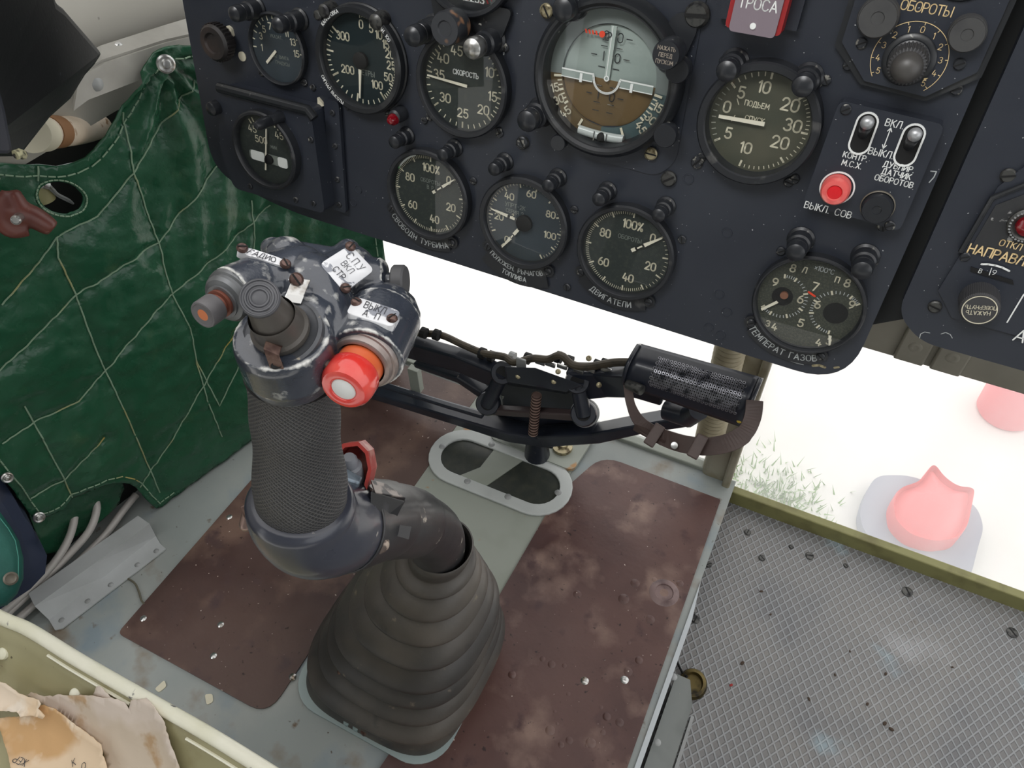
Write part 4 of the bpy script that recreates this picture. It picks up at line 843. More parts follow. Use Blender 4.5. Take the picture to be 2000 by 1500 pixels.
for x, y in ((1686, 261), (1776, 284)):
    c = B2(x, y); MM = M @ T((c[0], c[1], .012)); mb = MB(); st = lambda r, L=.014: [(r*math.cos(R_(a)), L/2+r*math.sin(R_(a))) for a in range(0, 181, 15)]+[(r*math.cos(R_(a)), -L/2+r*math.sin(R_(a))) for a in range(180, 361, 15)]
    mb.ring(st(.0068), st(.0056), 0, .0008, MM, 0); mb.prism(st(.0056), 0, .0002, MM, 1); sw = mb.obj('toggle_switch', [M_white, M_hole], g)
    mb = MB(); p0 = MM @ Vector((0, -.001, -.002)); p1 = MM @ Vector((0, .0105, .013)); mb.tube([p0, p0.lerp(p1, .5), p0.lerp(p1, .9), p1], [.0034, .0036, .0042, .0036], 18); mb.sph(p1, .0036); lv = mb.obj('lever', [M_lamp], sw)
    mb = MB(); MM2 = frame(p1, p1-p0); mb.lathe([(.0041, -.001), (.0041, .001), (.0034, .003), (.002, .0042), (0, .0046)], MM2, 22); o = mb.obj('lever_tip', mat('satin_lever_tip', rgb(176, 178, 180), .35, .5), lv)
c = B2(1635, 367); MM = M @ T((c[0], c[1], .012)); mb = MB(); mb.ring(circ(.0112, 40), circ(.0102, 40), 0, .0008, MM, 0); mb.obj('button_ring', M_white, g)
MM = M @ T((c[0]-.0005, c[1], .012)); mb = MB(); mb.lathe([(.0094, 0), (.0094, .006), (.0092, .0085), (.0080, .0104), (.0052, .0108), (.0046, .0098)], MM, 44, 0); mb.lathe([(.0046, .0098), (.0042, .0102), (0, .0106)], MM, 32, 1)
o = mb.obj('push_button', [M_redl, mat('red_button_core', rgb(214, 30, 38), .3)], g); o['label'] = 'red push button with a darker red core'
c = B2(1714, 403); MM = M @ T((c[0], c[1], .012)); mb = MB(); mb.lathe([(.0108, 0), (.0108, .001), (.0102, .0015)], MM, 40, 1); mb.lathe([(.0096, .001), (.0096, .0065), (.0088, .008), (.003, .008), (.0026, .0074), (0, .0074)], MM, 40, 0); mb.obj('blank_cap', [M_lamp, mat('worn_olive_ring', rgb(98, 92, 80), .5)], g)
for x, y in ((1652, 214), (1738, 441)): c = B2(x, y); screw(g, M @ T((c[0], c[1], .012)), .0034, .0014, 35)

# ================================================================== RIGHT CONSOLE
M = PM(0, 0)
g = thing('centre_console', 'blue-black console plate right of the dark gap, on the grey-olive beam', 'console', PM(.11, -.24))
mb = MB(); mb.prism(roundpoly([(.0640, .06), (.40, .06), (.40, -.292), (.088, -.2925), (.0660, -.275)], [.004, .004, .004, .03, .02], 8), -.012, .0, M); mb.obj('console_plate', [M_panel], g, bevel=.0015)
for x, y in ((1969, 342), (1826, 598)): u, v = PP(x, y); screw(g, PM(u, v), .0046, .0024, random.uniform(0, 180), M_screw)
mb = MB(); sub = [(.112, -.130), (.0895, -.176), (.0868, -.219), (.0868, -.252), (.1005, -.2665), (.30, -.268), (.30, -.130)]
sub = [(.3, -.150), (.101, -.150), (.0890, -.172), (.0868, -.219), (.0838, -.2495), (.0995, -.2665), (.3, -.268)]
mb.prism(sub, 0, .0022, M); mb.obj('sub_panel', [M_panel], g, bevel=.0006)
mb = MB(); fr = [PP(1884, 486, .004), PP(1940, 386, .004), PP(2030, 352, .004)]
mb.tube([PM(*PP(1876, 492, .003), .003).translation, PM(*PP(1938, 386, .003), .003).translation, PM(*PP(2040, 345, .003), .003).translation], .0018, 8); mb.obj('frame_bead', M_bezel2, g)
mb = MB(); mb.prism([PP(1892, 492, .004), PP(1945, 402, .004), PP(2050, 362, .004), PP(2060, 520, .004)], .0022, .0030, M)
mb.obj('crazed_panel', [mat('crazed_black_paint', rgb(44, 45, 47), .45, spots=((130, .64, .67, rgb(150, 150, 148), 6), (25, .5, .7, rgb(54, 54, 54), 4)), bump=(200, .4, .001))], g)
mb = MB()
def PT(t, x, y, h, w, m=0, sp=.2, al='c'): u, v = PP(x, y, .0034); text(mb, t, u, v, h, w, .0036, M, m, sp=sp, align=al)
PT('НАПРАВЛЕНИЕ', 1893, 484, .0062, .0009, al='l'); PT('ОТКЛ', 1974, 478, .0042, .0006)
u, v = PP(1981, 650, .001); text(mb, 'А', u+.004, v, .009, .0010, .0028, M, 1)
a, b = PP(2000, 575, .003), PP(1967, 630, .003); mb.stroke([a, b], .0009, .0027, M, 1); mb.stroke([PP(1917, 516, .0034), PP(1930, 516, .0034), PP(1943, 518, .0034), PP(1957, 522, .0034), PP(1971, 529, .0034)], .0013, .0036, M, 1)
mb.obj('console_lettering', [M_gold, M_white], g)
mb = MB(); mb.prism([PP(1896, 521, .003), PP(1978, 548, .003), PP(1980, 556, .003), PP(1896, 530, .003)], .0024, .0032, M, 0)
u, v = PP(1915, 530, .004); text(mb, 'В', u, v, .003, .0004, .0034, M, 1); u, v = PP(1942, 533, .004); text(mb, '9', u, v, .0034, .0004, .0034, M, 1); a, b = PP(1937, 524, .004), PP(1932, 538, .004); mb.stroke([a, b], .0005, .0034, M, 1); mb.obj('scale_window', [M_hole, M_white], g)
u, v = PP(1913, 606, .020); MM = PM(u, v); mb = MB(); n = 120
prof = [(.0122, .002), (.0118, .018), (.0108, .0195)]
mb.loft([[MM @ Vector(((r+(.00025 if i % 2 else 0)*(k < 2))*math.cos(2*PI*i/n), (r+(.00025 if i % 2 else 0)*(k < 2))*math.sin(2*PI*i/n), zz)) for i in range(n)] for k, (r, zz) in enumerate(prof)], sm=False)
kn = mb.obj('heading_knob', mat('knob_matt_black', rgb(58, 58, 60), .55), g)
mb = MB(); mb.ring(circ(.0104, 40), circ(.0098, 40), .0196, .0199, MM, 0); text(mb, 'НАЖАТЬ', 0, -.0022, .0028, .0004, .0198, MM, 0, rot=PI+.25); text(mb, 'ПОВЕРНУТЬ', 0, .002, .0026, .0004, .0198, MM, 0, rot=PI+.25); o = mb.obj('knob_lettering', M_cream, kn)
u, v = PP(2000, 440, .005); MM = PM(u+.002, v); mb = MB(); mb.lathe([(.0115, .0022), (.0112, .005), (.009, .0065), (.0075, .0055), (.0065, .005)], MM, 40, 0); mb.lathe([(.0068, .005), (.006, .0078), (.003, .0095), (0, .010)], MM, 32, 1)
for a in range(0, 360, 12): mb.box((.0098*math.cos(R_(a)), .0098*math.sin(R_(a)), .0062), (.0012, .0008, .002), MM @ T((0, 0, 0)), 2)
o = mb.obj('warning_lamp', [M_screw, M_redlens, M_alum], g); o['label'] = 'red lamp in a notched metal ring'
u, v = PP(1885, 502, .003); screw(g, PM(u, v, .0022), .0032, .0016, 30)
for mb, _p in CHIPS: mb.obj('paint_chip', M_grey2, g)
# ================================================================== CONTROL STICK
def P3(x, y, d): return at(x, y, d)
M_cast = mat('stick_blue_black_paint', rgb(46, 51, 61), .27, spots=((40, .35, .75, rgb(64, 69, 79), 5), (90, .74, .77, rgb(180, 178, 172), 5)), edge=(.592, .622, rgb(208, 208, 204), 130, .15), bump=(700, .25, .0005), coat=.8, rvar=.08)
M_tube = mat('stick_tube_black_paint', rgb(36, 37, 41), .36, spots=((18, .4, .7, rgb(50, 49, 50), 5), (70, .665, .70, rgb(176, 168, 156), 7)), bump=(300, .12, .0006), coat=.15, rvar=.1)
M_cup = mat('stick_cup_dark_blue', rgb(52, 55, 66), .3, spots=((30, .45, .75, rgb(64, 66, 76), 4), (90, .72, .75, rgb(170, 165, 158), 5)), coat=.3, rvar=.08)
M_plate = mat('worn_white_plate', rgb(226, 227, 230), .3, spots=((70, .57, .59, rgb(140, 143, 152), 5),), coat=.2)
M_ink = mat('dark_ink', rgb(50, 50, 56), .6)
M_bolt = mat('rusty_screw', rgb(104, 82, 76), .35, .6, spots=((300, .5, .7, rgb(60, 44, 42), 3),))

def gripmat():
    m = mat('knurled_grip_rubber', rgb(46, 47, 50), .52, spots=((30, .45, .75, rgb(58, 58, 60), 4),), rvar=.08)
    n = m.node_tree; N = n.nodes; Lk = n.links.new; b = N['Principled BSDF']
    uv = N.new('ShaderNodeUVMap'); s = N.new('ShaderNodeSeparateXYZ'); Lk(uv.outputs[0], s.inputs[0]); res = []
    for k1, k2 in ((52, 400), (-52, 400)):
        a = N.new('ShaderNodeMath'); a.operation = 'MULTIPLY'; Lk(s.outputs[0], a.inputs[0]); a.inputs[1].default_value = k1
        c = N.new('ShaderNodeMath'); c.operation = 'MULTIPLY_ADD'; Lk(s.outputs[1], c.inputs[0]); c.inputs[1].default_value = k2; Lk(a.outputs[0], c.inputs[2])
        f = N.new('ShaderNodeMath'); f.operation = 'PINGPONG'; Lk(c.outputs[0], f.inputs[0]); f.inputs[1].default_value = .5
        mp = N.new('ShaderNodeMapRange'); mp.inputs[1].default_value = .05; mp.inputs[2].default_value = .3; Lk(f.outputs[0], mp.inputs[0]); res.append(mp)
    mi = N.new('ShaderNodeMath'); mi.operation = 'MINIMUM'; Lk(res[0].outputs[0], mi.inputs[0]); Lk(res[1].outputs[0], mi.inputs[1])
    bm = N.new('ShaderNodeBump'); mr = N.new('ShaderNodeMath'); mr.operation = 'MULTIPLY_ADD'; Lk(mi.outputs[0], mr.inputs[0]); mr.inputs[1].default_value = -.5; mr.inputs[2].default_value = .5; mx = N.new('ShaderNodeMix'); mx.data_type = 'RGBA'; Lk(mr.outputs[0], mx.inputs[0]); Lk(b.inputs['Base Color'].links[0].from_socket, mx.inputs[6]); mx.inputs[7].default_value = rgb(112, 110, 108); Lk(mx.outputs[2], b.inputs['Base Color']); bm.inputs['Strength'].default_value = .8; bm.inputs['Distance'].default_value = -.0011; Lk(mi.outputs[0], bm.inputs['Height']); Lk(bm.outputs[0], b.inputs['Normal'])
    return m
COL = P3(855, 1085, .72)                                     # where the tube leaves the boot
BASE = onZ(790, 1283, 0)
stick = thing('control_stick', 'black control stick with knurled grip, white plates and red button above the rubber boot', 'control stick', T(BASE))
# gooseneck tube
path = spline([COL-Vector((.012, -.004, .06)), COL, P3(850, 1048, .665), P3(822, 1026, .615), P3(780, 1018, .565), P3(738, 1016, .53)], 7)
mb = MB(); mb.tube(path, [.0248]*len(path), 28); mb.obj('tube', M_tube, stick, sharp=60)
# clamp collar: a slightly larger sleeve with a stepped edge
path2 = spline([P3(808, 1022, .600), P3(780, 1018, .565), P3(748, 1017, .538), P3(712, 1017, .512), P3(676, 1022, .492)], 6)
mb = MB(); nn = len(path2); mb.tube(path2, [.0256, .0266]+[.0270+.0008*i/nn for i in range(nn-2)], 30); mb.obj('clamp_sleeve', M_tube, stick, sharp=50)
path3 = spline([P3(752, 1014, .538), P3(720, 1018, .514), P3(692, 1022, .496), P3(668, 1025, .484)], 6)
mb = MB(); mb.tube(path3, [lerp(.0272, .0302, i/(len(path3)-1)) for i in range(len(path3))], 30); mb.obj('clamp_band', M_tube, stick, bevel=.001, sharp=50)
# cup that carries the grip
G0_, G1_ = P3(592, 1018, .452), P3(572, 748, .372)
gax = (G1_-G0_).normalized()
cup = spline([P3(664, 1026, .484), P3(650, 1028, .475), P3(630, 1030, .465), P3(610, 1026, .457), G0_+gax*.008, G0_+gax*.022], 7)
cr = [lerp(.0290, .0298, min(1, i/10)) for i in range(len(cup))]; cr[-1] = .0262; cr[-2] = .0276; cr[-3] = .0288
mb = MB(); mb.tube(cup, cr, 36, sm=True); mb.obj('cup', M_cup, stick, sharp=60)
# grip
gp = spline([G0_-gax*.004, G0_+gax*.02, G0_.lerp(G1_, .35)+Vector((.001, -.001, 0)), G0_.lerp(G1_, .62), G0_.lerp(G1_, .85), G1_+gax*.006], 12)
gr = []
for i in range(len(gp)):
    t = i/(len(gp)-1); gr.append(.0246-.0027*t+.0012*math.sin(t*PI*2.0)+.0006*math.sin(t*PI*6))
mb = MB(); mb.tube(gp, gr, 48, uv=True); mb.obj('grip', gripmat(), stick, sharp=70)
# ---- cast head, grown from overlapping lumps into one surface
hb = MB()
def lump(x0, y0, d0, r0, x1, y1, d1, r1, n=24):
    a, b = P3(x0, y0, d0), P3(x1, y1, d1); hb.cyl(a, b, r0, r1, n); hb.sph(a, r0*.999, 20); hb.sph(b, r1*.999, 20)
DWN = (G0_-G1_).normalized()
K = P3(566, 700, .353)                                       # centre of the thumb housing
hb.lathe([(0, -.028), (.0190, -.028), (.0212, -.020), (.0215, -.004), (.0205, 0), (0, 0)], frame(P3(550, 652, .342), -(ray(520, 600).normalized())*.72-CD*.62-CR*.18), 40)
hb.lathe([(0, 0), (.0200, 0), (.0212, .008), (.0205, .024), (0, .028)], frame(G1_+gax*.004, gax), 40)
lump(600, 640, .362, .0185, 575, 720, .362, .0185)
lump(610, 560, .372, .0165, 640, 660, .364, .0175)
lump(560, 505, .386, .0110, 600, 560, .376, .0150)           # upper left shoulder
lump(533, 487, .394, .0062, 640, 520, .388, .010)
lump(590, 532, .379, .0132, 490, 558, .366, .0122)           # radio horn
hb.cyl(P3(505, 552, .368), P3(452, 575, .359), .0126, .0126, 32)
lump(610, 560, .376, .0130, 690, 520, .384, .0105)           # plate boss on the right
hb.cyl(P3(690, 545, .383), P3(742, 548, .384), .0118, .0112, 28)
lump(680, 490, .390, .0062, 640, 540, .382, .010)
lump(640, 655, .366, .0140, 742, 626, .372, .0150)           # right lobe with the red button
tp = [P3(612, 640, .353), P3(640, 618, .3565), P3(700, 578, .363), P3(770, 578, .367), P3(812, 618, .367), P3(800, 650, .3635), P3(735, 652, .357), P3(680, 644, .354)]
dn = (DWN*.6+CF*.8).normalized()*.022
hb.loft([tp, [p+dn for p in tp]], sm=False)
hb.cyl(P3(752, 618, .372), P3(716, 700, .350), .0178, .0172, 36); hb.sph(P3(752, 622, .373), .0176, 20)
lump(640, 690, .362, .0130, 715, 690, .360, .0120)
o = hb.obj('head_form', M_cast)
rm_ = o.modifiers.new('remesh', 'REMESH'); rm_.mode = 'VOXEL'; rm_.voxel_size = .00085; rm_.use_smooth_shade = True
s_ = o.modifiers.new('smooth', 'SMOOTH'); s_.factor = .5; s_.iterations = 4
dg = bpy.context.evaluated_depsgraph_get(); me = bpy.data.meshes.new_from_object(o.evaluated_get(dg))
bpy.data.objects.remove(o)
BV = BVHTree.FromPolygons([v.co.copy() for v in me.vertices], [list(p.vertices) for p in me.polygons])
me.transform(stick.matrix_world.inverted()); me.name = 'cast_head'
head = bpy.data.objects.new('cast_head', me); col.objects.link(head); head.parent = stick
for p in me.polygons: p.use_smooth = True
def hit(x, y):
    h = BV.ray_cast(EYE, ray(x, y).normalized())
    return (h[0], h[1]) if h[0] is not None else (P3(x, y, .372), -ray(x, y).normalized())
def on_head(quad, lift):
    """local (s, t, h) with s, t in 0..1 over a four-cornered patch -> point on the casting lifted by h"""
    q = [Vector(c) for c in quad]
    cn = sum((hit(*(q[0].lerp(q[1], a).lerp(q[3].lerp(q[2], a), b)))[1] for a in (.2, .5, .8) for b in (.2, .5, .8)), Vector()).normalized()
    ctr = [hit(*(q[0].lerp(q[1], a).lerp(q[3].lerp(q[2], a), b)))[0] for a in (.1, .5, .9) for b in (.1, .5, .9)]
    c0 = sum(ctr, Vector())/9; top = max((c-c0).dot(cn) for c in ctr)
    def f(p):
        c = q[0].lerp(q[1], p[0]).lerp(q[3].lerp(q[2], p[0]), p[1]); h = hit(c.x, c.y)[0]
        v = ray(c.x, c.y); pl = EYE + v*(((c0+cn*top*.6)-EYE).dot(cn)/v.dot(cn))
        b = h.lerp(pl, .75)
        return b + cn*(lift+p[2])
    return f, cn
def head_plate(name, quad, lines, label, rnd=.14, screws=(), asp=2.2):
    f, cn = on_head(quad, .0008)
    ol = roundpoly([(0, 0), (1, 0), (1, 1), (0, 1)], rnd, 6); N_ = 9
    mb = MB(); mb.xf = f; n = len(ol)
    rings = []
    for k, hh in ((1, -.004), (1, .0006), (.93, .0010), (.6, .0010), (.3, .0010), (.05, .0010)): rings.append([Vector((.5+(x-.5)*k, .5+(y-.5)*k, hh)) for x, y in ol])
    mb.loft(rings, sm=True, mi=0)
    p = None
    for (t, x, y, h, w) in lines:
        t2 = MB(); text(t2, t, 0, 0, 1, w, 0)
        for v in t2.v: v.x, v.y, v.z = x+v.x*h/asp, y-v.y*h, .0013
        mb.add(t2.v, t2.f, None, 1, False)
    p = mb.obj(name, [M_plate, M_ink], stick, sharp=50); p['label'] = label
    for x, y in screws:
        c = f(Vector((x, y, .001))); s1 = MB(); screw_mb(s1, frame(c, cn), .0026, .0018, random.uniform(0, 180), 0, True); s1.obj('screw', [M_bolt, M_hole], p)
    return p
head_plate('radio_plate', [(478, 485), (560, 512), (562, 529), (458, 494)], [('РАДИО', .47, .52, .62, .12)], 'narrow white plate lettered РАДИО', .3, ((.03, .42), (.95, .6)), 4.6)
head_plate('intercom_plate', [(682, 480), (729, 530), (671, 573), (622, 518)], [('С.П.У', .5, .24, .2, .08), ('ВКЛ', .5, .5, .17, .08), ('СТР', .5, .78, .17, .10)], 'worn white square plate lettered С.П.У', .16, ((.06, .06), (.93, .93)), 1.0)
head_plate('disconnect_plate', [(694, 583), (783, 612), (766, 644), (676, 617)], [('ВЫКЛ', .5, .3, .34, .1), ('А. П', .5, .72, .34, .1)], 'white plate lettered ВЫКЛ А.П', .2, ((.09, .33), (.92, .6)), 2.4)
# radio push button on the left horn
ax = (P3(401, 612, .350)-P3(452, 577, .360)).normalized(); p = P3(455, 575, .3605); MM = frame(p, ax)
mb = MB(); mb.lathe([(.0122, -.006), (.0126, 0), (.0122, .002), (.0112, .0026), (.0112, .0045), (.0100, .006), (.0078, .0065), (.0078, .0075), (0, .0075)], MM, 44); o = mb.obj('button_collar', mat('worn_grey_collar', rgb(108, 110, 112), .35, .4, spots=((60, .5, .7, rgb(60, 62, 66), 5),)), stick)
mb = MB(); mb.lathe([(.0062, .0075), (.0064, .0092), (.0050, .0096), (.0046, .013)], MM, 36); mb.obj('button_stem', mat('rusty_stem', rgb(120, 70, 56), .5, .3), stick)
mb = MB(); mb.lathe([(.0056, .0110), (.0062, .0115), (.0064, .0122), (.0064, .0185), (.0061, .0194), (.0054, .0196), (.0050, .0193), (.0027, .0193)], MM, 40, 0); mb.lathe([(.0027, .0193), (0, .0195)], MM, 24, 1)
o = mb.obj('radio_button', [mat('button_grey_rubber', rgb(98, 96, 98), .5, spots=((60, .5, .7, rgb(80, 78, 80), 3),)), mat('orange_dot', rgb(196, 112, 66), .5)], stick); o['label'] = 'grey push button with an orange centre dot'
# button on the far right boss
a, b = P3(736, 549, .384), P3(790, 549, .380); MM = frame(a, b-a)
mb = MB(); mb.lathe([(.0112, 0), (.0115, .002), (.0100, .004), (.0060, .005), (.0042, .0055), (.0040, .009)], MM, 36); mb.obj('button_collar', M_cast, stick)
mb = MB(); mb.lathe([(.0030, .008), (.0074, .0085), (.0080, .0092), (.0080, .0140), (.0072, .0150), (0, .0150)], MM, 36); mb.obj('intercom_button', mat('button_dark_rubber', rgb(70, 70, 72), .55), stick)
# thumb switch: ringed cap on a rubber-booted stalk, held by a bent metal strap
tax = (P3(508, 580, .318)-P3(552, 648, .339)).normalized(); MM = frame(P3(552, 650, .341), tax)
mb = MB(); mb.lathe([(.0175, -.004), (.0175, .0008), (.0160, .0014), (.0150, .0008), (.0, .0008)], MM, 48); mb.obj('thumb_housing', mat('housing_grey_black', rgb(78, 80, 84), .4, .2, spots=((50, .5, .7, rgb(52, 54, 60), 5), (160, .64, .7, rgb(160, 150, 130), 3))), stick)
mb = MB(); mb.lathe([(.0122, .0008), (.0128, .0025), (.0126, .0042), (.0112, .0052), (.0106, .007), (.0104, .0120), (.0100, .0140)], MM, 44); mb.obj('rubber_skirt', M_rubber, stick)
MM2 = frame(P3(507, 582, .3195), (EYE-P3(507, 582, .32)).normalized()*.75+tax*.7) @ Matrix.Scale(.92, 4)
mb = MB(); mb.tube([MM @ Vector((0, 0, .010)), MM.translation.lerp(MM2.translation, .55)+tax*.002, MM2 @ Vector((0, 0, -.003))], [.0098, .0082, .0070], 28); mb.obj('stalk', M_rubber, stick)
mb = MB(); mb.lathe([(.0060, -.0040), (.0080, -.0030), (.0088, -.0014), (.0088, .0002), (.0082, .0010), (.0078, .0010), (.0074, .0004), (.0066, .0004), (.0062, .0011), (.0056, .0011), (.0052, .0004), (.0046, .0004), (.0042, .0011), (.0036, .0011), (.0032, .0005), (.0022, .0008), (0, .0010)], MM2, 52)
o = mb.obj('thumb_cap', mat('thumb_cap_rubber', rgb(74, 75, 79), .42, spots=((60, .5, .7, rgb(92, 92, 96), 3),)), stick, sharp=25); o['label'] = 'round black cap with concentric rings'
def strap(pts, w, th, wd):                                   # bent flat strip; wd is the width direction
    mb = MB(); r = []
    for i, p in enumerate(pts):
        t = (pts[min(i+1, len(pts)-1)]-pts[max(i-1, 0)]).normalized(); n_ = t.cross(wd).normalized(); r.append([p+wd*w/2+n_*th/2, p-wd*w/2+n_*th/2, p-wd*w/2-n_*th/2, p+wd*w/2-n_*th/2])
    mb.loft(r, sm=False); return mb
wd = (P3(545, 680, .34)-P3(516, 668, .34)).normalized()
s1 = strap([P3(541, 666, .3335), P3(534, 674, .3285), P3(530, 688, .3265), P3(534, 699, .3270), P3(543, 724, .3305)], .0068, .0010, wd); o = s1.obj('strap', [M_rust], stick, bevel=.0003)
mb = MB(); p = P3(541, 713, .3288); mb.lathe([(.0024, 0), (.0022, .0007), (.0014, .0002), (0, .0002)], frame(p, EYE-p) @ Matrix.Diagonal((.7, 1.1, 1, 1)), 18); mb.obj('strap_slot', M_hole, o)
s1 = strap([P3(590, 545, .3505), P3(583, 560, .3478), P3(576, 577, .3450), P3(570, 592, .3445)], .0076, .0009, (P3(600, 560, .35)-P3(570, 556, .35)).normalized()); o = s1.obj('strap', [M_chrome], stick, bevel=.0003)
p = P3(579, 546, .3492); mb = MB(); screw_mb(mb, frame(p, EYE-p), .0032, .0024, 20, 0, True); mb.obj('screw', [M_bolt, M_hole], o)
# red button on the right lobe
RB0, RB1 = P3(711, 702, .351), P3(670, 762, .336); rax = (RB1-RB0).normalized(); MM = frame(RB0, rax) @ Matrix.Scale(.92, 4)
mb = MB(); mb.lathe([(.0174, -.006), (.0176, -.001), (.0168, .0010), (.0158, .0012), (.0150, .0040), (.0138, .0046), (.0128, .0046)], MM, 48); o = mb.obj('button_ring', mat('ring_dusty_steel', rgb(158, 148, 144), .35, .6, spots=((40, .5, .7, rgb(120, 96, 84), 5),)), stick)
mb = MB(); mb.lathe([(.0118, .003), (.0118, .0125), (.0110, .0125)], MM, 40); mb.obj('button_stem', mat('orange_stem', rgb(206, 96, 54), .35), stick)
mb = MB(); mb.lathe([(.0112, .0105), (.0126, .0110), (.0132, .0122), (.0132, .0180), (.0126, .0215), (.0108, .0240), (.0078, .0247), (.0066, .0243), (.0062, .0236)], MM, 52, 0); mb.lathe([(.0062, .0236), (.0056, .0240), (0, .0244)], MM, 36, 1)
o = mb.obj('red_button', [mat('red_button_gloss', rgb(216, 56, 50), .16, spots=((50, .5, .72, rgb(226, 92, 80), 4),), coat=.5), M_white], stick); o['label'] = 'glossy red push button with a white centre'
# recess slot and screw beside the red button
p, n_ = hit(640, 715); mb = MB(); mb.lathe([(.003, 0), (.0028, .0014), (0, .0018)], frame(p, n_), 18); mb.obj('screw', [M_bolt], stick)
# ---- red hooded trigger guard below the grip
hx = P3(690, 905, .468)
e1, e2 = CR, -CD
hd = [(-.012, -.009), (-.013, .004), (-.006, .0115), (.003, .0125), (.0085, .0070), (.0105, -.004), (.0078, -.0155)]
def HP(x, y, z): return hx+e1*x+e2*y-CF*z
mb = MB(); k_ = len(hd)
mb.loft([[HP(x*s_, y*s_, z) for x, y in hd] for s_, z in ((1, -.022), (1.04, .0), (.84, .0), (.80, -.020))], sm=False, closed=False, cap=(False, False))
mb.loft([[HP(x*.9, y*.9, z) for x, y in hd] for z in (-.022, -.020)], sm=False)
o = mb.obj('trigger_guard', mat('guard_faded_red', rgb(168, 62, 56), .4, spots=((60, .52, .62, rgb(190, 130, 118), 4),)), stick); o['label'] = 'faded red angular switch hood'
mb = MB(); pb = P3(686, 912, .470); mb.lathe([(.0066, -.018), (.0066, .001), (.005, .0024), (.0046, .0075), (.0035, .0095), (0, .0098)], frame(pb, -CF*.7-CD*.7), 28); mb.obj('trigger_button', mat('button_mid_grey', rgb(120, 122, 128), .45), stick)
mb = MB(); mb.loft([[P3(663, 908, .458), P3(708, 932, .462), P3(708, 932, .475), P3(663, 908, .475)], [P3(660, 930, .455), P3(703, 944, .459), P3(703, 944, .475), P3(660, 930, .475)], [P3(668, 966, .462), P3(690, 968, .464), P3(696, 975, .48), P3(664, 975, .48)]], sm=False)
o = mb.obj('trigger_bracket', [mat('scraped_steel_blue', rgb(126, 138, 148), .35, .5, spots=((60, .5, .6, rgb(66, 72, 82), 5),))], stick, bevel=.001)
# angular blades of the clamp
mb = MB()
mb.loft([[P3(724, 958, .458), P3(790, 978, .484), P3(762, 1038, .486), P3(722, 1036, .464)], [P3(724, 950, .52), P3(796, 975, .54), P3(764, 1042, .54), P3(722, 1040, .52)]], sm=False)
o = mb.obj('clamp_blade', [mat('clamp_black', rgb(25, 26, 30), .32, spots=((60, .62, .7, rgb(50, 50, 54), 5),))], stick, bevel=.0008)
mb = MB(); mb.loft([[P3(724, 936, .464), P3(754, 944, .480), P3(793, 972, .486), P3(733, 962, .460)], [P3(724, 942, .470), P3(752, 949, .487), P3(791, 979, .493), P3(733, 968, .466)]], sm=False); mb.obj('clamp_top', [mat('scraped_paint_edge', rgb(156, 146, 140), .4, spots=((80, .52, .6, rgb(60, 58, 60), 5),))], stick, bevel=.0006)
p = P3(728, 1066, .477); MM = frame(p, (EYE-p).normalized()+CD*.5) @ Matrix.Diagonal((.8, 1.35, 1, 1)); mb = MB(); mb.lathe([(.0075, -.004), (.0075, .002), (.006, .0036), (0, .0042)], MM, 24); o = mb.obj('clamp_bolt', [mat('corroded_bolt', rgb(96, 84, 78), .5, .3, spots=((120, .5, .58, rgb(176, 160, 146), 5),))], stick)
mb = MB(); mb.prism([(-.004, -.012), (.004, -.012), (.003, .012), (-.002, .012)], -.001, .002, frame(P3(764, 1034, .490), (EYE-p).normalized()) @ Matrix.Rotation(-.5, 4, 'Z')); mb.obj('clamp_rib', M_tube, stick, bevel=.0008)
for x, y, d, s_ in ((694, 1096, .487, .006), (676, 1098, .480, .004)):
    p = P3(x, y, d); mb = MB(); mb.box((0, 0, 0), (s_*2, s_*.9, s_), frame(p, EYE-p)); mb.obj('clamp_tab', M_chrome, stick, bevel=.001)
# small fitting at the left of the cup
p = P3(484, 1018, .452); mb = MB(); mb.cyl(P3(488, 1000, .452), P3(482, 1024, .453), .0042, .0042, 20); mb.sph(P3(482, 1024, .453), .0042, 16); o = mb.obj('end_fitting', mat('copper_steel', rgb(150, 128, 120), .3, .7), stick)
mb = MB(); mb.box((0, 0, 0), (.008, .0085, .008), frame(P3(488, 996, .451), EYE-p)); mb.obj('fitting_block', M_rust, o, bevel=.0008)

# ================================================================== RUBBER BOOT
boot = thing('rubber_boot', 'black ribbed rubber boot around the foot of the control stick', 'boot', T(BASE))
rings = []
def bring(cen, a, b, zc, sq, n=72):
    out = []
    for i in range(n):
        t = 2*PI*i/n; c, s_ = math.cos(t), math.sin(t); e = 2/sq
        out.append(cen+Vector((a*math.copysign(abs(c)**e, c), b*math.copysign(abs(s_)**e, s_), zc)))
    return out
top = COL-Vector((0, 0, .004)); tl = (COL-BASE)
lips = [(.965, .038), (.87, .0485), (.765, .0605), (.655, .0725), (.54, .0845), (.425, .094), (.315, .1025), (.185, .1135)]
def cenat(t): return BASE+Vector((tl.x*t**1.1, tl.y*t**1.1, tl.z*t))
prev = .031
prof = [(1.06, .0262, 2), (1.075, .0272, 2), (1.07, .0290, 2), (1.045, .0292, 2), (1.035, .0280, 2), (1.01, .0285, 2)]
for i, (t, r) in enumerate(lips):
    tn = lips[i+1][0] if i < 7 else .08; q = 2+.14*i
    gap = t-tn
    up = (lips[i-1][0]-t) if i else .04
    neck = prev*.78 if i else .0285
    prof += [(t+up*.90, neck*.94, q), (t+up*.66, neck*.97, q), (t+up*.50, lerp(neck, r, .38), q), (t+up*.28, lerp(neck, r, .76), q), (t+up*.08, lerp(neck, r, .965), q), (t, r, q), (t-.010, r*.998, q), (t-.017, r*.965, q), (t-.012, r*.88, q), (t-.002, r*.82, q)]
    prev = r
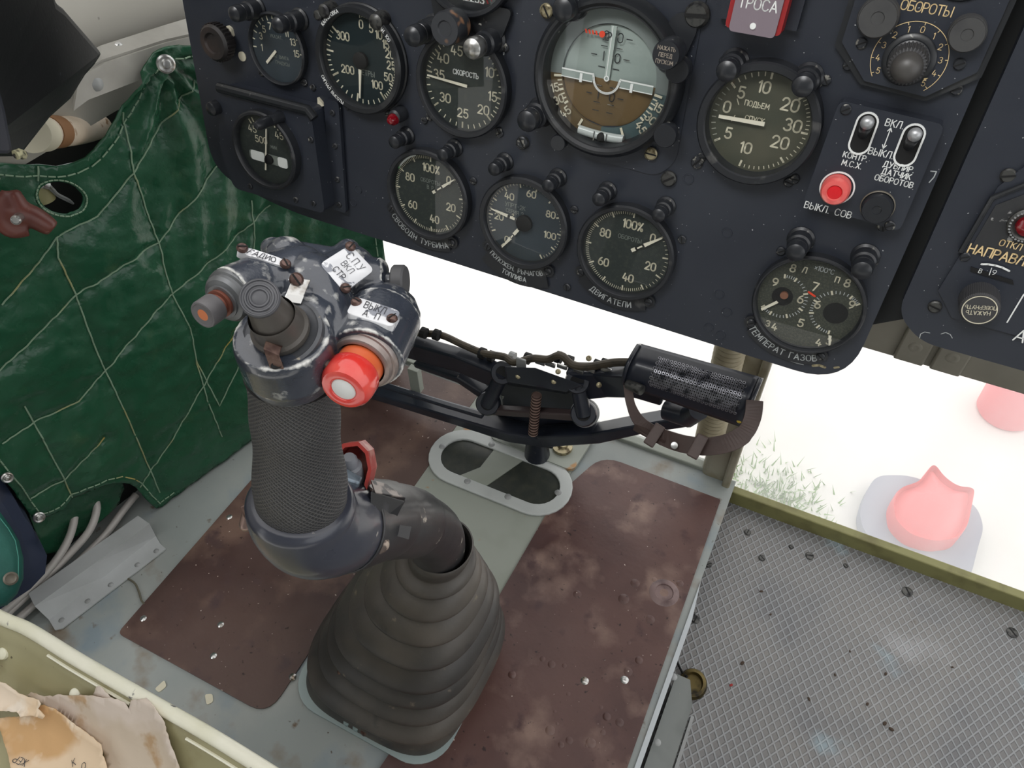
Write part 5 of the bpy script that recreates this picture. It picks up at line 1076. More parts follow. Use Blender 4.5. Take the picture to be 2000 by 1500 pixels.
prof += [(.13, .1000, 3.2), (.09, .1040, 3.4), (.05, .1080, 3.6), (.03, .1100, 3.8), (.012, .1110, 3.8), (.0, .1110, 3.8)]
rg = []
for t, r, q in prof:
    c = cenat(t); tilt = (1-t)
    a_ = r*(.965 if t < .5 else 1); b_ = r*(.95 if t < .5 else 1)
    ring_ = []
    for i in range(72):
        an = 2*PI*i/72; cc_, ss_ = math.cos(an), math.sin(an); e = 2/q
        x, y = a_*math.copysign(abs(cc_)**e, cc_), b_*math.copysign(abs(ss_)**e, ss_)
        # folds hang a little lower on the pilot's side, as the leaning stick pulls them
        sag = -.10*(y/r)*r*min(1, t*3)*(-1)*.9
        ring_.append(c+Vector((x, y, sag*.8 - .02*x*min(1, t*3))))
    rg.append(ring_)
mb = MB(); mb.loft(rg, cap=(False, False)); mb.obj('ribbed_sleeve', M_rubber, boot, sharp=80)
bc = BASE
mb = MB(); mb.prism(rrect(.214, .212, .045, 8, bc.x, bc.y-.003), .0008, .0062); mb.obj('base_flange', [mat('flange_pale_teal', rgb(150, 164, 164), .5)], boot, bevel=.001)
mb = MB(); pf_ = onZ(700, 1408, .006)
for x, y, m_ in ((679, 1413, 0), (697, 1423, 0), (713, 1431, 1)):
    p = onZ(x, y, .007); mb = MB(); mb.cyl(p, p+Vector((0, 0, .007)), .0045, .0045, 6 if m_ == 0 else 16, sm=False); mb.obj('bolt', [mat('bolt_teal', rgb(140, 158, 158), .5) if m_ == 0 else M_rust], boot, bevel=.0006)
mb = MB(); p = onZ(672, 1303, .11); mb.sph(p+Vector((0, -.006, 0)), .0045, 12); o = mb.obj('rivet', M_rust, boot)
# ================================================================== RUDDER PEDALS
M_ped = mat('pedal_blue_black', rgb(28, 32, 42), .35, spots=((25, .45, .7, rgb(38, 42, 52), 4), (120, .72, .76, rgb(110, 106, 100), 4)), coat=.15)
M_leather = mat('brown_leather', rgb(70, 56, 52), .5, spots=((30, .45, .7, rgb(58, 45, 42), 5),), bump=(200, .2, .001))
def Y(x, y, yy): return onY(x, y, yy)
pc = Y(1060, 860, .66); 
pd = thing('rudder_pedal_unit', 'blue-black cast rudder pedal frame below the instrument panel', 'pedals', T(Vector((pc.x, pc.y, 0))))
def beam(name, pts, h, dpt, m=M_ped, bev=.003):               # bar following points, h tall, dpt deep
    mb = MB(); r = []
    for i, p in enumerate(pts):
        t = (pts[min(i+1, len(pts)-1)]-pts[max(i-1, 0)]).normalized(); a = Vector((0, -1, 0)); a = (a-t*a.dot(t)).normalized(); b = t.cross(a)
        hh = h[i] if isinstance(h, (list, tuple)) else h
        r.append([p+a*dpt/2+b*hh/2, p-a*dpt/2+b*hh/2, p-a*dpt/2-b*hh/2, p+a*dpt/2-b*hh/2])
    mb.loft(r, sm=False); return mb.obj(name, m, pd, bevel=bev)
beam('upper_arm', [Y(690, 648, .655), Y(815, 680, .65), Y(900, 704, .64), Y(975, 735, .63)], [.030, .034, .032, .034], .022)
beam('upper_arm_flange', [Y(815, 706, .648), Y(900, 735, .638), Y(945, 765, .63), Y(962, 790, .628)], [.010, .012, .014, .016], .02)
beam('lower_arm', [Y(640, 735, .645), Y(760, 770, .645), Y(880, 806, .64), Y(1000, 842, .64), Y(1085, 856, .645)], [.016, .016, .018, .022, .018], .03)
beam('lower_arm_rib', [Y(650, 722, .632), Y(765, 757, .632), Y(880, 793, .628), Y(945, 812, .626)], .006, .012)
beam('right_arm', [Y(1120, 745, .635), Y(1180, 742, .64), Y(1240, 745, .62), Y(1300, 765, .62)], [.050, .042, .036, .03], .024)
beam('right_lower_arm', [Y(1060, 852, .64), Y(1170, 845, .64), Y(1260, 826, .635), Y(1345, 812, .63)], [.024, .020, .016, .016], .026)
# hub casting with lugs
mb = MB()
hub = [(955, 730), (990, 712), (1060, 728), (1130, 752), (1165, 745), (1160, 775), (1130, 790), (1160, 815), (1128, 858), (1060, 868), (1000, 852), (962, 815), (985, 775), (950, 760)]
mb.loft([[Y(x, y, yy) for x, y in hub] for yy in (.655, .668)], sm=False); mb.obj('hub_casting', M_ped, pd, bevel=.003)
mb = MB(); mb.loft([[Y(985, 716, .612), Y(1045, 718, .612), Y(1140, 752, .612), Y(1105, 766, .612), Y(990, 746, .612)], [Y(985, 722, .65), Y(1045, 724, .65), Y(1140, 758, .65), Y(1105, 770, .65), Y(990, 752, .65)]], sm=False); mb.obj('top_plate', M_ped, pd, bevel=.002)
def lug(x0, y0, x1, y1):
    a, b = Y(x0, y0, .625), Y(x1, y1, .615)
    mb = MB()
    for p, r in ((a, .0165), (b, .0175)):
        MM = frame(p, (EYE-p).normalized()+Vector((0, -.4, .3))); mb.lathe([(r, -.02), (r, .002), (r*.9, .005), (r*.56, .005), (r*.53, .0044)], MM, 28)
    mb.tube([a, b], [.010, .011], 12); o = mb.obj('lug', M_ped, pd)
    MM = frame(b, (EYE-b).normalized()+Vector((0, -.4, .3))); mb = MB(); mb.lathe([(.0172, -.0195), (.0198, -.0175), (.0192, -.0135), (.0172, -.012)], MM, 28); mb.obj('lug_ring', M_alum, o)
    for p in (a, b): mb = MB(); mb.lathe([(.0095, .0046), (0, .0046)], frame(p, (EYE-p).normalized()+Vector((0, -.4, .3))), 24, 0, False); mb.obj('lug_bore', M_hole, o)
lug(982, 728, 953, 788); lug(1128, 745, 1140, 808)
beam('cross_rod', [Y(960, 800, .618), Y(1050, 806, .612), Y(1140, 812, .616)], .012, .012, mat('rod_brown_black', rgb(62, 52, 52), .4), .002)
mb = MB(); a, b = Y(1048, 772, .606), Y(1041, 846, .606); mb.cyl(a, b, .0055, .0055, 18)
for i in range(14): p = a.lerp(b, i/13.5+.02); mb.lathe([(.0070, -.0012), (.0070, .0012), (.0056, .0016)], frame(p, b-a), 18, 1)
o = mb.obj('threaded_adjuster', [mat('thread_brown', rgb(96, 78, 72), .45, .3), mat('thread_pale', rgb(150, 126, 116), .45, .3)], pd)
# wiring harness with clips along the top
hp_ = [Y(760, 635, .66), Y(815, 650, .655), Y(860, 654, .65), Y(905, 674, .645), Y(945, 690, .64), Y(985, 697, .635), Y(1005, 708, .63), Y(1040, 700, .63), Y(1070, 702, .63), Y(1095, 694, .63), Y(1118, 712, .63), Y(1150, 716, .63), Y(1200, 708, .63), Y(1240, 708, .63)]
mb = MB(); mb.tube(spline(hp_, 5), .0052, 10); o = mb.obj('wiring_harness', mat('harness_olive_brown', rgb(70, 62, 50), .6, spots=((60, .5, .7, rgb(40, 36, 32), 3),)), pd)
for x, y in ((828, 650), (853, 654), (942, 690), (960, 696), (1000, 698), (1030, 700), (1092, 698), (1112, 706), (1165, 714), (1180, 712)):
    p = Y(x, y, .642); mb = MB(); mb.cyl(p-Vector((.004, 0, 0)), p+Vector((.004, 0, 0)), .0082, .0082, 12, sm=False); mb.obj('cable_clip', M_hole if x not in (1000,) else M_alum, o)
for x, y in ((1055, 708), (1075, 712), (1098, 716), (1130, 724), (1152, 722), (1184, 722)): p = Y(x, y, .628); mb = MB(); mb.box((0, 0, 0), (.014, .004, .006), T(p)); mb.obj('harness_tag', M_chrome, o, bevel=.001)
p = Y(1018, 712, .62); mb = MB(); mb.box((0, 0, 0), (.014, .003, .022), T(p)); mb.obj('bracket_clip', M_alum, pd, bevel=.001)
for x, y in ((1012, 735), (1082, 745), (1090, 726), (1170, 752), (1150, 700)): p = Y(x, y, .612); rivet(pd, frame(p, EYE-p), .003, .0016, M_brass, 'bolt')
# pivot bracket on the floor
pb = onZ(1082, 880, .0); mb = MB(); mb.prism(roundpoly([(-.10, -.028), (.045, -.03), (.05, .05), (-.10, .05)], .012), .003, .010, T(pb)); o = mb.obj('floor_bracket', M_strip, pd, bevel=.001)
mb = MB(); mb.lathe([(.016, .01), (.016, .016), (.009, .017), (.008, .022), (0, .022)], T(onZ(1098, 882, 0)), 20); mb.obj('bolt', M_brass, o)
mb = MB(); q = Y(1050, 850, .655); mb.cyl(Vector((q.x, q.y, .008)), q, .020, .016, 20); mb.obj('pivot_post', M_ped, pd)
mb = MB(); mb.box((Y(812, 740, .66).x, .66, Y(812, 740, .66).z), (.018, .012, .05)); mb.obj('end_bracket', M_strip, pd, bevel=.001)
# the pedal: curved perforated tread
c00, c10, c11, c01 = Y(1253, 674, .590), Y(1484, 738, .590), Y(1449, 832, .560), Y(1222, 752, .560)
def tread(s_, t, h=0):
    p = c00.lerp(c10, s_).lerp(c01.lerp(c11, s_), t); n_ = (c10-c00).cross(c01-c00).normalized()
    if n_.dot(EYE-p) < 0: n_ = -n_
    return p+n_*(.016*math.sin(t*PI)+h-.012*(t > .999)*0)
mb = MB(); mb.loft([[tread(i/20, j/14, h) for i in range(21)] for h, js in ((0, range(15)),) for j in js], closed=False, cap=(False, False)); 
ped = mb.obj('pedal_tread', M_ped, pd); so_ = ped.modifiers.new('s', 'SOLIDIFY'); so_.thickness = .004; so_.offset = 0
ped['label'] = 'curved pedal tread with punched grip holes'
mb = MB(); mh = MB(); nrm = (c10-c00).cross(c01-c00).normalized(); nrm = nrm if nrm.dot(EYE-c00) > 0 else -nrm
for j in range(12):
    for i in range(22):
        s_, t = .20+.0335*i+(.0165 if j % 2 else 0), .16+.055*j
        if s_ > .93 or t > .80: continue
        p = tread(s_, t, .0021); n2 = (nrm+(tread(.5, t+.02)-tread(.5, t-.02)).normalized()*0).normalized(); d_ = (tread(s_, min(t+.03, 1))-tread(s_, t-.03)).normalized(); n2 = (c10-c00).normalized().cross(d_); n2 = n2 if n2.dot(nrm) > 0 else -n2
        MM = frame(p, n2, c10-c00)
        mb.lathe([(.0021, 0), (.0017, .0010), (.0011, .0010), (.0009, .0002)], MM, 10, 0); mh.lathe([(.0010, .0003), (0, .0003)], MM, 8, 0, False)
g1 = mb.obj('grip_punching', mat('rubbed_steel_studs', rgb(150, 150, 156), .3, .8, spots=((90, .5, .65, rgb(60, 62, 70), 3),)), ped); 
g2 = mh.obj('punched_holes', M_hole, ped)
for s_, h0, h1 in ((-.02, .004, -.014), (1.01, .003, -.010)):
    mb = MB(); mb.loft([[tread(s_, t/10, h) for t in range(11)] for h in (h0, h1)], closed=False, cap=(False, False)); o = mb.obj('side_cheek', M_ped, ped); s2 = o.modifiers.new('s', 'SOLIDIFY'); s2.thickness = .004; s2.offset = 0
p = tread(.97, .9, .001); mb = MB(); mb.lathe([(.003, 0), (.0026, .0014), (0, .0018)], frame(p, nrm), 14); o = mb.obj('rivet', mat('brass_yellow', rgb(196, 170, 70), .35, .6), ped); o['label'] = 'yellow brass rivet'
p = tread(.07, .93, .004); mb = MB(); mb.cyl(p-Vector((.006, 0, 0)), p+Vector((.012, -.006, .004)), .006, .006, 16); mb.obj('strap_pin', M_screw, ped)
p = Y(1330, 812, .60); mb = MB(); mb.tube([Y(1300, 800, .605), Y(1345, 812, .60), Y(1365, 800, .59)], [.012, .014, .012], 16); mb.obj('pedal_pivot', M_ped, ped)
# leather heel strap
sp_ = spline([Y(1226, 722, .585), Y(1226, 752, .575), Y(1232, 790, .560), Y(1248, 822, .545), Y(1278, 846, .530), Y(1330, 866, .520), Y(1380, 872, .520), Y(1425, 864, .525), Y(1455, 845, .535), Y(1470, 815, .548), Y(1474, 782, .56)], 6)
upv = (Vector((0, .35, 1))).normalized(); r = []
for i, p in enumerate(sp_):
    t = (sp_[min(i+1, len(sp_)-1)]-sp_[max(i-1, 0)]).normalized(); k = min(1, max(0, (i-12)/16)); w = lerp(.010, .019, k) if i < 48 else .017; w_ = (CD*-1 if i > 20 else (CR*.6-CD*.4)).normalized(); w_ = (CR.lerp(-CD, k)); w_ = (w_-t*w_.dot(t)).normalized(); n_ = t.cross(w_)
    r.append([p+w_*w/2+n_*.0013, p-w_*w/2+n_*.0013, p-w_*w/2-n_*.0013, p+w_*w/2-n_*.0013])
mb = MB(); mb.loft(r, sm=False); st_ = mb.obj('heel_strap', M_leather, pd, bevel=.0006); st_['label'] = 'brown leather heel strap with keepers'
for x, y, yy in ((1278, 850, .524), (1362, 872, .512)):
    p = Y(x, y, yy); mb = MB(); mb.box((0, 0, 0), (.012, .026, .007), frame(p, EYE-p) @ Matrix.Rotation(1.2 if x == 1278 else 1.35, 4, 'Z')); mb.obj('strap_keeper', M_leather, st_, bevel=.0015)
mb = MB(); mb.loft([[Y(1240, 828, .536), Y(1262, 836, .532), Y(1300, 862, .52), Y(1290, 870, .52), Y(1236, 840, .536)], [Y(1240, 828, .54), Y(1262, 836, .536), Y(1300, 862, .524), Y(1290, 870, .524), Y(1236, 840, .54)]], sm=False); mb.obj('strap_end', M_leather, st_)
p = Y(1317, 870, .515); mb = MB(); mb.lathe([(.0042, 0), (.0036, .0018), (0, .0024)], frame(p, EYE-p), 18); mb.obj('stud', M_chrome, st_)
# beige ribbed duct standing behind the pedal
mb = MB(); d0, d1 = Y(1384, 862, .70), Y(1436, 640, .70); n = 60
pts = [d0.lerp(d1, i/n) for i in range(n+1)]; mb.tube(pts, [.0185+.0010*(1 if i % 2 else -1) for i in range(n+1)], 28)
tag(mb.obj('ribbed_hose', mat('hose_beige', rgb(164, 154, 128), .5, spots=((30, .45, .7, rgb(140, 130, 104), 4),))), 'beige ribbed air hose rising behind the pedal beside the window post', 'hose')
# ================================================================== QUILTED COVER ON THE LEFT WALL
PLAN = [Vector(p) for p in ((-.93, -.35), (-.85, -.02), (-.805, .18), (-.766, .329), (-.742, .42), (-.724, .491), (-.700, .57), (-.66, .66), (-.60, .735), (-.50, .80))]
PLAN = [Vector((p.x, p.y)) for p in spline([(*p, 0) for p in PLAN], 6)]
CUM = [0]
for a, b in zip(PLAN, PLAN[1:]): CUM.append(CUM[-1]+(b-a).length)
def sz(x, y, off=0):                                          # pixel -> (distance along the wall, height)
    v = ray(x, y)
    for i in range(len(PLAN)-1):
        a, b = PLAN[i], PLAN[i+1]; d = b-a; n_ = Vector((d.y, -d.x)).normalized(); a = a+n_*off; b = b+n_*off; d = b-a
        den = v.x*d.y-v.y*d.x
        if abs(den) < 1e-9: continue
        k = (a.x*d.y-a.y*d.x)/den; t = (a.x*v.y-a.y*v.x)/den
        if k > 0 and -1e-6 <= t <= 1+1e-6: return Vector((lerp(CUM[i], CUM[i+1], t), EYE.z+v.z*k))
    return None
def wall(s_, z, h=0):
    s_ = min(max(s_, 0), CUM[-1]-1e-6); i = max(k for k in range(len(CUM)-1) if CUM[k] <= s_)
    t = (s_-CUM[i])/(CUM[i+1]-CUM[i]); p = PLAN[i].lerp(PLAN[i+1], t)
    d0 = (PLAN[i+1]-PLAN[max(i-1, 0)]).normalized(); d1 = (PLAN[min(i+2, len(PLAN)-1)]-PLAN[i]).normalized(); d = d0.lerp(d1, t).normalized()
    return Vector((p.x+d.y*h, p.y-d.x*h, z))
SE = [sz(*p) for p in ((748, 478), (758, 540))]
out_px = [(-30, 309), (0, 312), (40, 316), (100, 318), (135, 313), (160, 303), (178, 288), (200, 262), (222, 230), (250, 180), (275, 125), (292, 100), (310, 90), (345, 84), (400, 82), (470, 95), (540, 190), (620, 310), (700, 400), (745, 450), (750, 490), (757, 540), (762, 600), (768, 660)]
bot_px = [(490, 853), (455, 890), (420, 918), (375, 955), (335, 982), (312, 989), (298, 986), (280, 970), (262, 948), (245, 936), (225, 932), (200, 938), (165, 955), (140, 970), (115, 990), (88, 1004), (62, 1010), (40, 980), (20, 950), (0, 928), (-30, 890)]
seams_px = [[(378, 157), (326, 224), (253, 333), (186, 419), (134, 445), (108, 462), (60, 525), (0, 592)], [(238, 218), (248, 300), (253, 332), (275, 383), (307, 473), (317, 519), (333, 572), (368, 639), (379, 700), (402, 780), (430, 850)],
 [(425, 320), (349, 415), (307, 471), (144, 572), (125, 593), (48, 671), (16, 700), (-20, 730)], [(525, 398), (480, 439), (437, 481), (339, 567), (328, 575), (224, 695), (150, 780), (75, 815), (0, 862)],
 [(108, 462), (110, 500), (117, 515), (144, 572), (168, 640), (192, 700), (240, 800), (270, 870), (290, 915), (308, 958)], [(45, 790), (78, 850), (122, 933), (138, 968)], [(200, 850), (122, 933), (55, 968)], [(470, 620), (400, 740), (330, 860), (290, 915), (270, 948)],
 [(486, 387), (493, 461), (488, 520)], [(67, 319), (67, 348)], [(486, 640), (460, 720), (425, 790), (379, 700)]]
def dens(pl, step):
    o = []
    for a, b in zip(pl, pl[1:]):
        a, b = Vector(a), Vector(b); n_ = max(1, int((b-a).length/step)); o += [a.lerp(b, i/n_) for i in range(n_)]
    o.append(Vector(pl[-1])); return o
S_out = [sz(*p) for p in dens(out_px, 14)]
S_bot = [sz(*p) for p in dens(bot_px, 12)]
S_out = [p for p in S_out if p]; S_bot = [Vector((p.x, max(p.y, .004))) for p in S_bot if p]
br = Vector((S_out[-1].x, .006)); S_mid = [br.lerp(S_bot[0], i/12) for i in range(0, 12)]
lf = S_bot[-1]; S_l = [lf.lerp(S_out[0], i/20) for i in range(1, 20)]
bound = S_out+S_mid+S_bot+S_l
hole = []
for a in range(0, 360, 12):
    c, s_ = math.cos(R_(a)), math.sin(R_(a)); x, y = 46*c, 31*s_; q = R_(16); p = sz(112+x*math.cos(q)-y*math.sin(q), 381+x*math.sin(q)+y*math.cos(q)); hole.append(p)
SEAM = [[p for p in (sz(*q) for q in dens(pl, 9)) if p] for pl in seams_px]
def inside(p, poly):
    r = False; n = len(poly); j = n-1
    for i in range(n):
        a, b = poly[i], poly[j]
        if (a.y > p.y) != (b.y > p.y) and p.x < (b.x-a.x)*(p.y-a.y)/(b.y-a.y)+a.x: r = not r
        j = i
    return r
SEG = np.array([[a.x, a.y, b.x, b.y] for pl in SEAM for a, b in zip(pl, pl[1:])])
def dseam(x, y):
    dx, dy = SEG[:, 2]-SEG[:, 0], SEG[:, 3]-SEG[:, 1]; t = np.clip(((x-SEG[:, 0])*dx+(y-SEG[:, 1])*dy)/(dx*dx+dy*dy+1e-12), 0, 1)
    return float(np.sqrt((x-SEG[:, 0]-t*dx)**2+(y-SEG[:, 1]-t*dy)**2).min())
GR = sz(310, 116)
def relief(p):
    d = dseam(p.x, p.y); puff = .007*(1-math.exp(-d/.012))
    w = noise.noise(Vector((p.x*22+p.y*14, p.y*46-p.x*10, 0)))*.0030+noise.noise(Vector((p.x*34-p.y*16, p.y*110+p.x*50, 5)))*.0022*(.4+math.exp(-d/.03))+noise.noise(Vector((p.x*8, p.y*10, 9)))*.007
    pk = noise.noise(Vector((p.x*75, p.y*75, 3)))*.0030*math.exp(-d/.018)
    w *= .25+.75*(1-math.exp(-d/.02))
    v = p-GR; r = v.length; an = math.atan2(v.y, v.x)
    tension = .010*math.exp(-r/.13)*min(1, r/.02)*math.sin(an*11+1.0)*(1 if v.y < 0 else .3)
    q = p-sz(470, 420)
    loose = .003*math.exp(-(q.x*q.x+q.y*q.y)/.02)*math.sin((p.x*1.0-p.y*.35)*150)
    return puff+w+pk+tension+loose+.004+.0016*noise.noise(Vector((p.x*70+p.y*20, p.y*150-p.x*60, 2)))
pts2 = [p.copy() for p in bound]; e2_ = [(i, (i+1) % len(bound)) for i in range(len(bound))]
o_ = len(pts2); pts2 += hole; e2_ += [(o_+i, o_+(i+1) % len(hole)) for i in range(len(hole))]
for pl in SEAM:
    for p in pl:
        if inside(p, bound) and not inside(p, hole): pts2.append(p)
xs = [p.x for p in bound]; ys = [p.y for p in bound]; st = .0062; y = min(ys); k = 0
while y < max(ys):
    x = min(xs)+(st/2 if k % 2 else 0)
    while x < max(xs):
        p = Vector((x, y))
        if inside(p, bound) and not inside(p, hole): pts2.append(p)
        x += st
    y += st*.87; k += 1
vo, eo, fo, *_r = delaunay_2d_cdt(pts2, e2_, [], 1, 1e-5)
fo = [f for f in fo if not inside(sum((vo[i] for i in f), Vector((0, 0)))/3, hole)]
M_quilt = mat('green_quilted_vinyl', rgb(30, 76, 53), .26, spots=((6, .4, .75, rgb(42, 86, 62), 4), (18, .64, .78, rgb(58, 90, 62), 5), (40, .72, .8, rgb(80, 102, 88), 4)), bump=(38, .55, .005), bump2=(240, .12, .001), spec=.45, rvar=.08)  # paler green spots put the sheen of the wrinkles into the colour
M_thread = mat('pale_green_thread', rgb(126, 150, 126), .7, spots=((8, .58, .66, rgb(172, 154, 82), 2),))
mb = MB(); mb.add([wall(p.x, p.y, relief(p)) for p in vo], [list(f) for f in fo], sm=True)
quilt = mb.obj('quilted_cover', M_quilt, sharp=180); q_ = quilt.modifiers.new('s', 'SOLIDIFY'); q_.thickness = .003; q_.offset = -1
tag(quilt, 'dark green quilted vinyl cover with pale stitching hung along the left wall', 'cover')
mb = MB()
for pl in SEAM:
    pp = [p for p in pl if inside(p, bound) and not inside(p, hole)]
    if len(pp) > 2: mb.tube([wall(p.x, p.y, relief(p)+.0012) for p in pp], .0010, 6)
hem = [p for p in S_out if p.y > .3]
ctr = Vector((sum(xs)/len(xs), sum(ys)/len(ys)))
def inset(pl, d):
    r = []
    for i, p in enumerate(pl):
        t = (pl[min(i+1, len(pl)-1)]-pl[max(i-1, 0)]).normalized(); n_ = Vector((t.y, -t.x)); n_ = n_ if (ctr-p).dot(n_) > 0 else -n_; r.append(p+n_*d)
    return r
for pl, d in ((S_out[:90], .011), (S_bot[14:60], .009)):
    pl = inset(pl, d)
    for i in range(0, len(pl)-1): 
        a, b = pl[i], pl[i+1]
        mb.tube([wall(a.x, a.y, relief(a)+.0012), wall(*a.lerp(b, .8), relief(a.lerp(b, .8))+.0012)], .0009, 6)
hc = sum(hole, Vector((0, 0)))/len(hole)
hr = [hc+(p-hc)*1.12 for p in hole]+[hc+(hole[0]-hc)*1.12]
for a, b in zip(hr, hr[1:]): mb.tube([wall(a.x, a.y, relief(a)+.0012), wall(*a.lerp(b, .8), relief(b)+.0012)], .0009, 6)
mb.obj('stitching', M_thread, quilt)
for (x, y, r_) in ((310, 116, .0088), (2, 919, .006), (65, 998, .0065)):
    p = sz(x, y); c = wall(p.x, p.y, relief(p)+.002); n_ = wall(p.x, p.y, 1)-wall(p.x, p.y, 0)+(EYE-c).normalized()*.8; c = c+n_*.004
    mb = MB(); mb.lathe([(r_*1.1, -.002), (r_*1.1, .0006), (r_*.9, .0016), (r_*.62, .0010), (r_*.5, .0014), (r_*.4, .0030), (0, .0036)], frame(c, n_), 28); mb.obj('grommet', M_chrome, quilt, sharp=30)
# loose lower flap of the cover, tucked behind the tubes
fl = [sz(x, y, -.012) for x, y in dens([(20, 930), (62, 1008), (76, 1062), (90, 1084), (112, 1080), (150, 1052), (200, 1014), (236, 985), (245, 958), (232, 925), (120, 900)], 9)]
fl = [p for p in fl if p]; fp = list(fl); fe = [(i, (i+1) % len(fl)) for i in range(len(fl))]
for i in range(70):
    for j in range(50):
        p = Vector((min(q.x for q in fl)+i*.006, min(q.y for q in fl)+j*.006))
        if inside(p, fl): fp.append(p)
v3, _e, f3, *_r = delaunay_2d_cdt(fp, fe, [], 1, 1e-5)
mb = MB(); mb.add([wall(p.x, p.y, -.014+.012*noise.noise(Vector((p.x*25, p.y*18, 1)))) for p in v3], [list(f) for f in f3], sm=True); o = mb.obj('lower_flap', M_quilt, quilt, sharp=180); q_ = o.modifiers.new('s', 'SOLIDIFY'); q_.thickness = .003; q_.offset = -1
# things seen in and by the hole: cable loop and olive sleeve inside, red-brown knob on a shaft in front
ph = wall(*sz(85, 385), -.02)
g = thing('release_handle', 'red-brown moulded handle on a steel shaft in front of the hole in the green cover', 'handle', wall(*sz(45, 412), .02))
hm = mat('red_brown_bakelite', rgb(88, 42, 36), .4, spots=((22, .45, .7, rgb(108, 60, 50), 5), (120, .66, .72, rgb(140, 96, 84), 4)))
D0 = 0.93*(wall(*sz(45, 412), 0)-EYE).length
hb2 = MB(); spn = spline([P3(20, 372, D0), P3(28, 392, D0), P3(40, 412, D0), P3(66, 424, D0), P3(92, 440, D0), P3(104, 448, D0)], 5); hb2.tube(spn, [.0095+.004*math.sin(PI*i/(len(spn)-1)) if i not in (0, len(spn)-1) else .007 for i in range(len(spn))], 18, squash=.8)
hb2.tube(spline([P3(24, 380, D0), P3(12, 405, D0), P3(10, 432, D0), P3(24, 446, D0), P3(52, 442, D0)], 5), .0105, 18, squash=.8); hb2.sph(P3(36, 420, D0), .014, 20)
o = hb2.obj('handle_grip', hm, g); r1 = o.modifiers.new('r', 'REMESH'); r1.mode = 'VOXEL'; r1.voxel_size = .0018; r1.use_smooth_shade = True; r2 = o.modifiers.new('sm', 'SMOOTH'); r2.iterations = 6
mb = MB(); a = P3(38, 424, D0-.012); b = P3(31, 430, D0-.026); mb.cyl(a, b, .0045, .0045, 20); mb.lathe([(.0042, 0), (.003, .0015), (0, .0018)], frame(b, b-a), 18); mb.obj('shaft_end', M_chrome, g)
mb = MB(); mb.cyl(P3(36, 420, D0), wall(*sz(60, 400), -.05), .008, .008, 18); mb.obj('shaft', M_dark, g)
mb = MB(); cw = lambda x, y, h: wall(*sz(x, y), h+.012)
mb.tube(spline([cw(62, 360, -.012), cw(70, 354, -.010), cw(90, 357, -.010), cw(105, 370, -.012), cw(115, 380, -.014), cw(140, 394, -.018), cw(150, 403, -.020)], 6), .0012, 8); mb.tube(spline([cw(150, 403, -.021), cw(120, 388, -.02), cw(92, 366, -.014), cw(70, 362, -.012), cw(60, 361, -.012), cw(64, 353, -.011)], 6), .0012, 8)
cl_ = tag(mb.obj('cable_loop', M_alum), 'thin steel cable loop with a crimped sleeve inside the hole of the green cover', 'cable')
mb = MB(); p = cw(80, 356, -.008); q = cw(90, 359, -.008); mb.cyl(p, q, .005, .005, 14); mb.obj('crimp_sleeve', M_chrome, cl_)
mb = MB(); mb.cyl(cw(72, 352, -.03), cw(94, 402, -.026), .014, .014, 20); tag(mb.obj('olive_tube', M_olive), 'short olive tube behind the hole in the green cover', 'tube')

# ================================================================== UPPER LEFT: rail, hose, black box
XR = -.715
def RX(x, y, xx=XR): return onX(x, y, xx)
g = thing('side_rail', 'pale grey riveted side rail under the cabin skin at the upper left', 'rail', RX(250, 130))
up_ = [RX(150, 118, -.735), RX(198, 94, -.735), RX(320, 54, -.735), RX(384, 34, -.735), RX(470, -5, -.735)]
md_ = [RX(150, 150), RX(200, 122), RX(322, 82), RX(390, 66), RX(480, 40)]; lo_ = [RX(150, 208), RX(168, 193), RX(240, 168), RX(275, 128), RX(350, 92)]
lo_ = [RX(140, 215), RX(168, 194), RX(262, 158), RX(370, 110), RX(480, 62)]
mb = MB(); mb.loft([up_, md_], closed=False, cap=(False, False), sm=False); mb.loft([md_, lo_], closed=False, cap=(False, False), sm=False)
o = mb.obj('rail_channel', [mat('rail_pale_grey', rgb(156, 154, 147), .45, spots=((20, .45, .7, rgb(140, 138, 131), 4),))], g); s_ = o.modifiers.new('s', 'SOLIDIFY'); s_.thickness = .003
for x, y, xx in ((233, 91, -.728), (253, 95, -.726), (187, 163, -.713)):
    p = RX(x, y, xx); n_ = Vector((1, -.2, .3)); rivet(g, frame(p, n_), .0042 if x != 187 else .0065, .003, M_alum if x == 187 else M_chrome)
ho = spline([onX(70, 262, -.70), onX(100, 258, -.72), onX(135, 256, -.745), onX(170, 250, -.77), onX(205, 238, -.80)], 8)
mb = MB(); mb.tube(ho, .0150, 24); g = mb.obj('cloth_hose', mat('cream_cloth_hose', rgb(196, 184, 166), .7, spots=((14, .5, .7, rgb(168, 150, 128), 5), (60, .62, .7, rgb(130, 100, 70), 4)))); tag(g, 'cream cloth hose with a brown band beside the black box', 'hose')
mb = MB(); mb.tube(ho[6:12], .0160, 24); mb.obj('hose_band', mat('brown_band', rgb(126, 88, 54), .6), g)
mb = MB(); k_ = spline([onX(60, 262, -.66), onX(84, 262, -.70)], 4); mb.tube(k_, .0162, 24); mb.obj('hose_end', M_cream, g)
